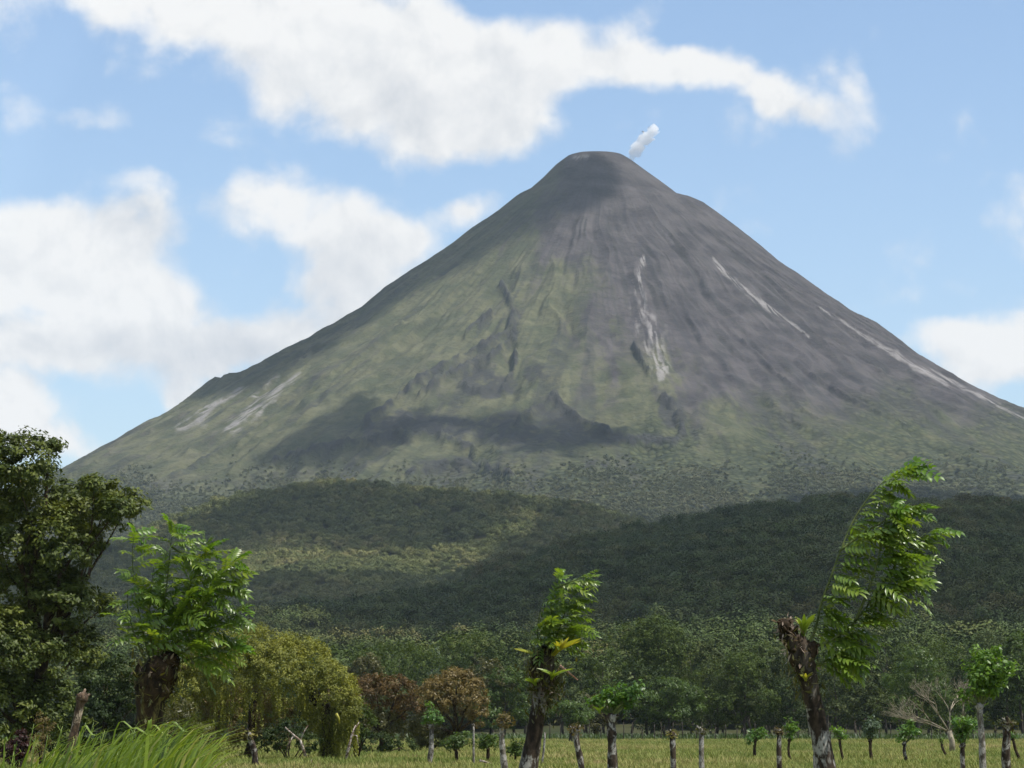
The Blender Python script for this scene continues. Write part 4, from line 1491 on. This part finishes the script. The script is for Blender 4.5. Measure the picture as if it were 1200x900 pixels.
def stick(name, label, pts, d, r0, mat, cat='branch', seed=1, twigs=()):
    rng = random.Random(seed)
    base = at(*pts[0], d)
    b = MB()
    P = [at(x, y, d) - base for x, y in pts]
    b.tube(P, [r0 * (1 - 0.6 * i / (len(P) - 1)) for i in range(len(P))], 6, 0.12, rng)
    for tw in twigs:
        Q = [at(x, y, d) - base for x, y in tw]
        b.tube(Q, [r0 * 0.5 * (1 - 0.6 * i / (len(Q) - 1)) for i in range(len(Q))], 5, 0.12, rng)
    o_ = link(name, b.mesh(name, mat, True))
    o_.location = base
    tag(o_, label, cat)


# right pollard
DR = 34.0
pollard('leaning lichen spotted pollard with torn head and long windblown leafy shoots', DR,
        [(984, 1030, 15.5), (976, 960, 13.5), (968, 900, 12), (959, 850, 11), (951, 815, 10.5), (945, 788, 12), (938, 765, 14), (930, 745, 11)],
        [(938, 768, 14), (925, 745, 11), (919, 733, 8), (950, 762, 9), (932, 755, 10), (946, 782, 11)],
        [([(946, 758), (956, 735), (962, 708), (972, 680), (985, 645), (1000, 610), (1022, 578), (1045, 558), (1072, 548)], 70, 0.06),
         ([(950, 760), (978, 748), (1002, 728), (1022, 702), (1042, 672), (1066, 642), (1098, 618)], 57, 0.10),
         ([(1002, 728), (1018, 690), (1030, 650), (1036, 615), (1044, 590)], 39, 0.15),
         ([(985, 645), (1012, 625), (1045, 606), (1070, 596)], 23, 0.2),
         ([(1022, 702), (1048, 690), (1075, 672)], 16, 0.2),
         ([(948, 785), (965, 775), (982, 768), (996, 768)], 26, 0.1)],
        71, wind=(1.0, 0.0, -0.12), windy=0.66, scale=1.2, ragged=[(921, 735, 10, 110), (928, 748, 11, 70), (938, 765, 14, 120), (945, 780, 12, 50)], moss=[(935, 765, 15, 160), (940, 790, 15, 160), (948, 810, 12, 90)])
bromeliad('bright yellow green bromeliad in the torn head of the leaning pollard', 941, 745, DR - 0.05, 12, 0.27, 0.5, M_BROMELIAD, 72, 0.034, (0.12, 0, 1))
bromeliad('small yellow bromeliad low on the leaning pollard head', 944, 798, DR - 0.14, 7, 0.12, 0.8, M_YELLOW, 73, 0.02)

# centre pollard
DC = 36.0
pollard('mossy pollard hung with air plants in the middle of the field edge', DC,
        [(606, 1018, 13), (612, 950, 12), (619, 900, 11), (626, 862, 9.5), (631, 832, 9), (635, 806, 10.5), (638, 780, 12), (639, 768, 10)],
        [(638, 770, 11), (633, 786, 11), (643, 792, 10), (631, 775, 9), (636, 808, 10)],
        [([(640, 768), (644, 740), (646, 712), (650, 688), (652, 672)], 26, 0.12), ([(643, 766), (655, 738), (664, 712), (674, 690)], 24, 0.15),
         ([(636, 768), (630, 745), (632, 722), (638, 702)], 20, 0.1), ([(650, 690), (668, 682), (684, 676)], 10, 0.2), ([(646, 765), (664, 745), (676, 732)], 12, 0.2),
         ([(632, 768), (622, 752), (622, 738)], 9, 0.2)],
        74, wind=(1.0, 0.0, -0.02), windy=0.6, ragged=[(634, 795, 15, 120), (640, 815, 13, 90)], scale=0.92, moss=[(636, 780, 18, 330), (632, 800, 16, 260), (640, 815, 15, 220), (632, 835, 13, 110), (648, 800, 12, 120)])
bromeliad('yellow orange bromeliad spilling right from the mossy pollard top', 648, 768, DC - 0.22, 17, 0.34, 0.6, M_YELLOW, 75, 0.030, (0.7, -0.45, 0.7))
bromeliad('long leaved green bromeliad drooping under the mossy pollard head', 646, 796, DC - 0.26, 18, 0.24, 0.9, M_BROMELIAD, 76, 0.018, (0.3, -0.7, 0.7))
bromeliad('small green bromeliad on the left side of the mossy pollard', 628, 803, DC - 0.16, 11, 0.16, 0.9, M_BROMELIAD, 77, 0.022, (-0.4, -0.2, 0.7))
bromeliad('single yellow blade plant left of the mossy pollard top', 624, 766, DC - 0.1, 3, 0.2, 0.5, M_YELLOW, 78, 0.022, (-0.9, -0.1, 0.35))
stick('hanging_stick', 'dry reddish stick jutting right from the mossy pollard', [(656, 780), (664, 786), (677, 797)], DC - 0.1, 0.02, M_STICK)
stick('bare_branch', 'thin bare branch jutting left from the mossy pollard', [(630, 812), (618, 806), (608, 796), (597, 780)], DC, 0.018, M_SHOOT, twigs=([(611, 799), (602, 795), (594, 791)],))

# left pollard
DL = 30.0
pollard('dark thick pollard with a dense bright leafy crown beside the large tree', DL,
        [(180, 1047, 19), (178, 960, 17), (177, 900, 15), (175, 860, 14.5), (176, 830, 16), (180, 805, 20), (184, 788, 20), (188, 776, 14)],
        [(186, 788, 18), (199, 774, 11), (167, 788, 9), (200, 790, 9), (172, 806, 13), (190, 806, 12)],
        [([(176, 775), (165, 730), (158, 690), (155, 650), (158, 622)], 32, 0.15), ([(184, 772), (190, 725), (196, 680), (200, 640), (204, 614)], 38, 0.15),
         ([(188, 772), (205, 730), (222, 690), (234, 660), (245, 642)], 35, 0.15), ([(192, 775), (218, 740), (244, 700), (262, 672), (276, 655)], 32, 0.2),
         ([(196, 778), (226, 756), (254, 730), (282, 712)], 24, 0.2), ([(172, 778), (160, 750), (150, 715), (150, 690)], 19, 0.1),
         ([(198, 782), (224, 772), (250, 766), (276, 752)], 27, 0.25), ([(200, 640), (215, 650), (228, 660)], 11, 0.2), ([(186, 772), (196, 745), (215, 712), (225, 695)], 22, 0.1),
         ([(180, 772), (176, 735), (176, 700), (180, 665)], 22, 0.1), ([(222, 690), (250, 694), (272, 690)], 14, 0.2)],
        79, bark=M_BARK_DARK, wind=(1.0, 0.0, 0.0), windy=0.42, ragged=[(196, 776, 14, 150), (172, 788, 14, 70), (180, 800, 18, 90)], scale=0.92, moss=[(180, 790, 24, 300), (178, 815, 20, 200), (200, 790, 14, 100)])


# -- small posts of the fences: trunk with a pollard knob, mossy cap or leafy head
def field_post(label, pts, d, r, seed, head='knob', leaves=None, leafm=M_FRESH_STATIC, bark=M_BARK, capm=M_MOSSCAP, leaf_px=2.6, group='living fence posts in the field', cat='fence post', name='fence_post', n_clump=46):
    rs, rng = np.random.RandomState(seed), random.Random(seed)
    s = d / FPX
    base = ground_at(pts[0][0], d)
    t = empty(name, base, label, cat, group)
    P = catmull([base - Vector((0, 0, 0.02))] + [at(x, y, d) for x, y in pts[1:]], 3)
    n = len(P)
    b = MB()
    r *= 0.72
    b.tube(P, [r * s * (1.12 - 0.3 * i / n) * (1 + 0.12 * rng.uniform(-1, 1)) for i in range(n)], 9, 0.08, rng)
    tip = P[-1]
    if head != 'none':
        b.lump(tip, (r * s * 1.3, r * s * 1.3, r * s * 1.3), rng, 0.3, 8, 6)
        for k in range(3):
            a = rng.uniform(0, 6.28)
            b.tube([tip, tip + Vector((math.cos(a), math.sin(a), rng.uniform(0.2, 1.2))) * r * s * 1.9], [r * s * 0.45, r * s * 0.25], 6)
    link('trunk', b.mesh('trunk', bark, True, base), t)
    if head == 'moss':
        m = 150
        C = np.array(tip)[None, :] + rs.normal(size=(m, 3)) * np.array([1, 1, 0.75]) * r * s * 1.15 + np.array([0, 0, r * s * 0.3])
        L = rs.uniform(0.6, 1.3, m) * r * s * 0.55
        V, F = diamonds(C, rs.normal(size=C.shape) + np.array([0, 0, 0.8]), L, L * 0.35, rs)
        link('moss_cap', np_mesh('moss_cap', rel(V, base), F, capm), t)['kind'] = 'stuff'
    if leaves:
        leaves = list(leaves)
        for k in range(5):
            e = rng.choice(leaves[:3])
            leaves.append((e[0] + rng.uniform(-1.3, 1.5) * e[2], e[1] + rng.uniform(-1.4, 0.8) * e[3 if len(e) > 3 else 2], e[2] * rng.uniform(0.25, 0.5)))
        lob = lobes_px(leaves, d, 0.12, rs)
        V, F = crown(rs, lob, n_clump, 17, leaf_px * 2.6 * s, leaf_px * 1.05 * s, 0.5, 0.8, (0.45, 1.05), 0.45, 0.7, False)
        link('foliage', np_mesh('foliage', rel(V, base), F, leafm), t)
        tw = MB()
        for c, rr in lob:
            tw.tube(bend(tip, Vector(c), 3, rng, 0.08), [r * s * 0.4, r * s * 0.3, r * s * 0.2, r * s * 0.1], 5)
        link('shoots', tw.mesh('shoots', M_SHOOT, True, base), t)
    return t


gpx = lambda y: EYE * FPX / (y - HOR)        # distance of a foot seen on this row
FP = field_post
FP('leaning brown stump with a pale broken top above the tall grass', [(70, 940), (82, 880), (86, 862), (92, 835), (96, 818)], 62, 7.5, 101, 'knob', bark=M_BARK_BROWN, cat='stump', name='pollard_stump')
FP('slim post with a flat yellow moss cap below the vine tree', [(302, 900), (298, 880), (292, 862)], gpx(901), 5, 102, 'moss', bark=M_BARK)
FP('slim white post with a small leafy tuft before the round rusty tree', [(503, 895), (505, 880), (506, 852)], gpx(897), 4.2, 103, 'knob', [(506, 838, 10, 8), (500, 845, 6, 5), (513, 842, 6, 6)], M_FRESH_STATIC, M_BARK_PALE, leaf_px=2.2, n_clump=26)
FP('thin straight pole right of the white post', [(555, 898), (555, 875), (555, 850)], gpx(899), 1.8, 104, 'knob', bark=M_BARK_PALE)
FP('pale post with a dark knotted head left of the mossy pollard', [(593, 915), (590, 890), (588, 865), (588, 848)], gpx(918), 5, 105, 'knob', [(588, 846, 6, 5)], M_VINE_DRY, M_BARK_PALE, n_clump=12)
FP('short crooked post with a dark head right of the mossy pollard', [(684, 920), (680, 890), (676, 872), (674, 856)], gpx(920), 5.2, 106, 'moss', bark=M_BARK, capm=M_VINE_DRY)
FP('stout dark pollard post with a broad leafy head', [(720, 960), (718, 900), (717, 870), (716, 842)], 62, 8, 107, 'knob', [(708, 822, 14, 9), (725, 822, 14, 10), (738, 812, 14, 8), (748, 806, 9, 6), (715, 812, 10, 8), (735, 824, 10, 7)], M_FRESH_STATIC, M_BARK, leaf_px=3.2, n_clump=60)
bromeliad('small yellow bromeliad at the left of the broad leafy head', 703, 836, 61.7, 9, 0.18, 0.7, M_BROMELIAD, 108, 0.022, (-0.2, 0, 1))
FP('post with a yellow mossy cap on the open pasture', [(790, 930), (789, 895), (788, 862)], 78, 5, 109, 'moss')
FP('slightly taller post with a dark green mossy cap', [(823, 930), (822, 895), (822, 858)], 78, 4.6, 110, 'moss', bark=M_BARK_PALE, capm=M_OLIVE)
FP('small leafy post half hidden before the shaded trees', [(883, 893), (884, 880), (885, 868)], gpx(893), 2.6, 111, 'knob', [(885, 862, 8, 8), (892, 856, 6, 6), (880, 868, 6, 5)], M_FRESH_STATIC, M_BARK_DARK, leaf_px=2.0, n_clump=26)
FP('post with a rusty broken top left of the leaning pollard', [(912, 920), (913, 890), (913, 858)], gpx(920), 4.2, 112, 'moss', bark=M_BARK, capm=M_VINE_DRY)
FP('small bright leafy post right of the rusty topped post', [(924, 894), (924, 880), (925, 868)], gpx(894), 2.2, 113, 'knob', [(925, 858, 7, 9), (928, 852, 6, 6)], M_BRIGHT, M_BARK_DARK, leaf_px=2.0, n_clump=24)
FP('pale post standing close behind the leaning pollard trunk', [(957, 930), (956, 895), (957, 872)], 80, 5, 114, 'knob', bark=M_BARK_PALE)
FP('small yellow leaved post just right of the leaning pollard', [(986, 893), (985, 876), (984, 866)], gpx(894), 2.2, 115, 'knob', [(984, 860, 7, 6)], M_BRIGHT, M_BARK_DARK, leaf_px=2.0, n_clump=16)
FP('leafy post with silvery leaf tops on the right pasture', [(1019, 894), (1020, 880), (1020, 868)], gpx(894), 2.8, 116, 'knob', [(1020, 852, 9, 9), (1016, 858, 7, 8), (1025, 850, 6, 7), (1022, 862, 8, 6)], M_PALE, M_BARK_DARK, leaf_px=2.0, n_clump=46)
FP('leafy post with spreading thin top left of the bare tree', [(1062, 896), (1060, 884), (1060, 872)], gpx(897), 3, 117, 'knob', [(1060, 858, 11, 8), (1072, 858, 8, 4), (1054, 864, 7, 5), (1064, 850, 7, 6)], M_FRESH_STATIC, M_BARK, leaf_px=2.0, n_clump=34)
FP('short crooked post with a yellow tuft under the bare tree', [(1108, 889), (1105, 878), (1103, 868)], gpx(889), 2.2, 118, 'moss', bark=M_BARK_DARK, capm=M_BRIGHT)
FP('bushy leafy post left of the tall leafy pollard', [(1127, 920), (1128, 895), (1128, 874)], gpx(921), 4, 119, 'knob', [(1128, 852, 13, 11), (1120, 846, 8, 7), (1138, 850, 9, 9), (1128, 862, 10, 8)], M_FRESH_STATIC, M_BARK, leaf_px=2.3, n_clump=60)
FP('tall pale trunked pollard with a round bright leafy crown', [(1153, 930), (1152, 900), (1151, 870), (1149, 845), (1148, 828)], 76, 5.5, 120, 'knob',
   [(1152, 790, 22, 22), (1140, 800, 14, 18), (1165, 782, 15, 16), (1172, 795, 12, 12), (1150, 768, 12, 11), (1146, 815, 14, 14), (1160, 808, 14, 12)], M_BRIGHT, M_BARK_PALE, leaf_px=3.0, n_clump=150, cat='tree', name='pollard', group='pollarded trees of the living fence')
FP('thick dark mossy post near the right edge', [(1177, 930), (1179, 890), (1180, 850)], 76, 7, 121, 'moss', bark=M_BARK, capm=M_OLIVE)
FP('thin crooked dark post at the far right', [(1191, 892), (1190, 878), (1187, 866)], gpx(892), 2.4, 122, 'knob', [(1187, 862, 5, 4)], M_FRESH_STATIC, M_BARK_DARK, leaf_px=1.8, n_clump=10)
FP('small round leafy pollard left of the two little ones', [(536, 895), (535, 885), (534, 878)], gpx(896), 3, 123, 'none', [(535, 868, 11, 8), (542, 870, 8, 7), (528, 872, 7, 6)], M_VIVID, M_BARK_DARK, leaf_px=2.2, n_clump=40)
FP('small round leafy pollard beside the thin straight pole', [(571, 893), (572, 884), (572, 876)], gpx(894), 2.8, 124, 'none', [(573, 868, 11, 6), (580, 870, 7, 6), (566, 872, 6, 5)], M_VIVID, M_BARK_DARK, leaf_px=2.2, n_clump=36)
FP('low green sapling bush left of the mossy pollard foot', [(604, 892), (604, 886), (604, 880)], gpx(893), 2, 125, 'none', [(604, 878, 10, 8), (610, 872, 6, 6)], M_VIVID, M_BARK_DARK, leaf_px=2.2, n_clump=30)
FP('thin broken pole right of the mossy pollard trunk', [(634, 899), (637, 880), (639, 858)], gpx(899), 1.8, 126, 'none', bark=M_BARK_PALE)

# dead wood
stick('dead_branch', 'pale bent dead branch right of the vine tree trunk', [(404, 893), (409, 876), (412, 862), (417, 850)], 142, 0.09, M_DEADWOOD, twigs=([(412, 862), (418, 862), (420, 874)], [(415, 856), (421, 846)]))
stick('dead_branch', 'tangle of pale broken dead branches under the vine dome', [(358, 886), (352, 868), (340, 858), (334, 852)], 143, 0.08, M_DEADWOOD, twigs=([(352, 868), (356, 858), (361, 850)], [(344, 862), (338, 872), (336, 880)]))
stick('fallen_branch', 'fallen pale branch lying in the grass left of the mossy pollard', [(562, 891), (572, 894), (584, 899)], 128, 0.06, M_DEADWOOD)
stick('dead_stick', 'short pale stick stuck upright in the grass below the vine tree', [(366, 901), (365, 895), (365, 890)], 124, 0.05, M_DEADWOOD)
stick('yellow_leaf_stalk', 'yellow flowering stalk hanging beside the vine tree trunk', [(394, 836), (397, 842), (398, 848)], 140, 0.08, M_YELLOW, 'flower stalk')

# far wire fence posts at the foot of the treeline
pr = random.Random(61)
post_me = []
for k in range(4):
    b = MB()
    P = [Vector((0, 0, 0)), Vector((pr.uniform(-.04, .04), 0, 0.6)), Vector((pr.uniform(-.06, .06), 0, 1.2)), Vector((pr.uniform(-.08, .08), 0, 1.75))]
    b.tube(P, [0.10, 0.09, 0.085, 0.075], 7, 0.1, pr)
    b.tube([P[3] - Vector((0, 0, 0.04)), P[3] + Vector((0.03, 0, 0.08))], [0.07, 0.04], 6, 0.1, pr)
    post_me.append(b.mesh('boundary_post', M_BARK_FAR, True))
for k, x in enumerate(range(644, 1200, 12)):
    o_ = link('boundary_post', post_me[k % 4])
    o_.location = ground_at(x + pr.uniform(-3, 3), 398 + pr.uniform(-2, 2))
    o_.scale = (0.8, 0.8, pr.uniform(0.9, 1.4))
    tag(o_, 'slim grey post in the boundary fence before the shaded treeline', 'fence post', 'boundary fence posts along the treeline')


# -- pasture grass tufts and dark margin under the trees
def tuft(name, mat, seed, n=16, h=0.3, spread=0.3):
    rng = random.Random(seed)
    b = MB()
    for k in range(n):
        a = rng.uniform(0, 6.283)
        p = Vector((rng.uniform(-1, 1), rng.uniform(-1, 1), 0)) * spread
        out = Vector((math.cos(a), math.sin(a), 0))
        hh = h * rng.uniform(0.5, 1.2)
        pts = [p, p + out * hh * 0.15 + Vector((0, 0, hh * 0.6)), p + out * hh * 0.5 + Vector((0, 0, hh))]
        b.blade(pts, [0.022, 0.018, 0.003], out.cross(Vector((0, 0, 1))), 0.1)
    return bpy.data.objects.new(name, b.mesh(name, mat))


def pasture_mat():
    m, t = new_mat('pasture_tuft')
    pos = t.n('ShaderNodeNewGeometry').outputs['Position']
    oi = t.n('ShaderNodeObjectInfo').outputs['Random']
    a = t.noise(pos, 0.06, 3.0, 0.6)
    f = t.math('ADD', t.math('MULTIPLY', oi, 0.45), t.math('MULTIPLY', t.smooth(a, 0.35, 0.65), 0.55))
    col = ramp(t, f, [(0.05, (0.092, 0.14, 0.024)), (0.4, (0.170, 0.200, 0.044)), (0.78, (0.25, 0.238, 0.076)), (0.98, (0.32, 0.255, 0.115))])
    p = t.n('ShaderNodeBsdfPrincipled', ins={'Base Color': col, 'Roughness': 0.7, 'Specular IOR Level': 0.2})
    tr = t.n('ShaderNodeBsdfTranslucent', ins={0: col})
    s = t.n('ShaderNodeMixShader', ins={0: 0.3, 1: p.outputs[0], 2: tr.outputs[0]})
    t.n('ShaderNodeOutputMaterial', ins={0: s.outputs[0]})
    return m


M_PAST = pasture_mat()
rs = np.random.RandomState(77)
n = 42000
yy = rs.uniform(95, 402, n)
xx = rs.uniform(-0.2, 0.2, n) * yy
sc_ = rs.uniform(0.5, 1.15, n) * (0.6 + 0.9 * fbm(xx / 9, yy / 9, 3, 8))
scatter('pasture_grass', np.stack([xx, yy, xx * 0], -1), sc_, [tuft('grass_tuft', M_PAST, 900 + k) for k in range(5)], M_PAST, 'short yellowing grass tufts over the pasture', 5)
n = 9000
yy = rs.uniform(396, 440, n)
xx = rs.uniform(-0.2, 0.2, n) * yy
M_MARG = leaf_mat('margin_grass', [(0.1, (0.035, 0.062, 0.018)), (0.9, (0.075, 0.12, 0.032))], 0.3, 0.5)
scatter('margin_grass', np.stack([xx, yy, xx * 0], -1), rs.uniform(1.3, 3.2, n), [tuft('margin_tuft', M_MARG, 950 + k, 14, 0.3, 0.4) for k in range(4)], M_MARG, 'taller dark green grass along the foot of the treeline', 6)


# -- tall grass in the left foreground
def tall_grass():
    rng = random.Random(33)
    b = MB()
    for k in range(620):
        d = rng.uniform(13.0, 19.5)
        u = rng.random()
        clump = math.sin(u * 23.0) * 6 + math.sin(u * 51.0 + 1) * 5
        x = 15 + 225 * (u ** 0.85)
        topy = np.interp(x, [10, 60, 130, 190, 240], [900, 886, 868, 856, 866]) + abs(rng.gauss(0, 1)) * 24 - 12 + clump
        base = ground_at(x - rng.uniform(10, 60), d)
        tip = at(x + (rng.uniform(-34, 70) if rng.random() < 0.35 else rng.uniform(4, 62)), topy, d + rng.uniform(-0.2, 0.2))
        if tip.z < 0.5:
            continue
        h = tip.z
        pts, wd = [], []
        bow = rng.uniform(0.02, 0.14)
        w = rng.uniform(0.005, 0.013)
        for i in range(9):
            t = i / 8
            p = base.lerp(tip, t)
            p.x = base.x + (tip.x - base.x) * t ** 2.4
            p.z = h * math.sin(min(1.0, t * (1.0 - bow)) * math.pi / 2 * (1 + bow)) ** 0.9
            pts.append(p)
            wd.append(w * (1 - t ** 2.2) + 0.0008)
        a = rng.uniform(-0.9, 0.9)
        b.blade(pts, wd, Vector((math.cos(a), math.sin(a), 0)), 0.35)
    # long arching blades that stand out to the right
    for (pts_px, w) in (([(150, 960), (170, 880), (200, 862), (262, 840)], 0.008), ([(140, 960), (165, 890), (215, 850), (238, 832)], 0.010),
                        ([(150, 960), (172, 880), (176, 856), (178, 840)], 0.014), ([(170, 960), (190, 905), (240, 884), (300, 868)], 0.009), ([(120, 960), (140, 890), (180, 862), (212, 846)], 0.011),
                        ([(60, 960), (90, 885), (112, 862), (150, 852)], 0.009), ([(2, 960), (4, 900), (10, 868), (17, 852)], 0.006), ([(100, 960), (130, 880), (160, 854), (196, 838)], 0.008),
                        ([(160, 960), (190, 880), (220, 858), (256, 846)], 0.010), ([(14, 960), (16, 905), (18, 880), (20, 868)], 0.006), ([(180, 960), (205, 900), (212, 868), (216, 850)], 0.010)):
        d = rng.uniform(14, 17)
        P = [at(x, y, d) for x, y in pts_px]
        P[0].z = 0
        Q = catmull(P, 6)
        m_ = len(Q)
        b.blade(Q, [w * (1 - (i / (m_ - 1)) ** 2) + 0.0008 for i in range(m_)], Vector((0.5, 0.8, 0.2)).normalized(), 0.35)
    for k in range(26):
        d = rng.uniform(13.5, 18.5)
        x = rng.uniform(20, 225)
        b0 = ground_at(x - rng.uniform(0, 30), d)
        tp = at(x + rng.uniform(-20, 45), rng.uniform(846, 884), d)
        mid = b0.lerp(tp, 0.6) + Vector((-0.06, 0, 0.12))
        b.tube(catmull([b0, mid, tp], 5), [0.004] * 10 + [0.0015], 4)
        for q in range(7):
            p = mid.lerp(tp, 0.62 + 0.055 * q)
            b.blade([p, p + Vector((rng.uniform(-.02, .04), 0, 0.025)), p + Vector((rng.uniform(-.03, .07), 0, 0.04))], [0.003, 0.005, 0.001], Vector((0.3, 0.9, 0)).normalized(), 0.2)
    ob = link('tall_grass', b.mesh('tall_grass', M_GRASS, True))
    tag(ob, 'tall bright green grass bent by the wind in the left foreground', kind='stuff')


tall_grass()

# ------------------------------------------------------------------ haze
def haze():
    x0, x1, y0, y1, z0, z1 = -9200, 9200, -1000, 9300, -3.0, 1330.0
    V = [(x, y, z) for z in (z0, z1) for y in (y0, y1) for x in (x0, x1)]
    F = [(0, 2, 3, 1), (4, 5, 7, 6), (0, 1, 5, 4), (2, 6, 7, 3), (0, 4, 6, 2), (1, 3, 7, 5)]
    m, t = new_mat('air')
    p = t.n('ShaderNodeVolumePrincipled', ins={'Color': (0.74, 0.87, 1.0, 1), 'Density': HAZE_DENSITY, 'Anisotropy': 0.0})
    t.n('ShaderNodeOutputMaterial', ins={'Volume': p.outputs[0]})
    ob = link('haze', np_mesh('haze', V, F, m))
    tag(ob, 'thin blue haze in the air', kind='stuff')


haze()
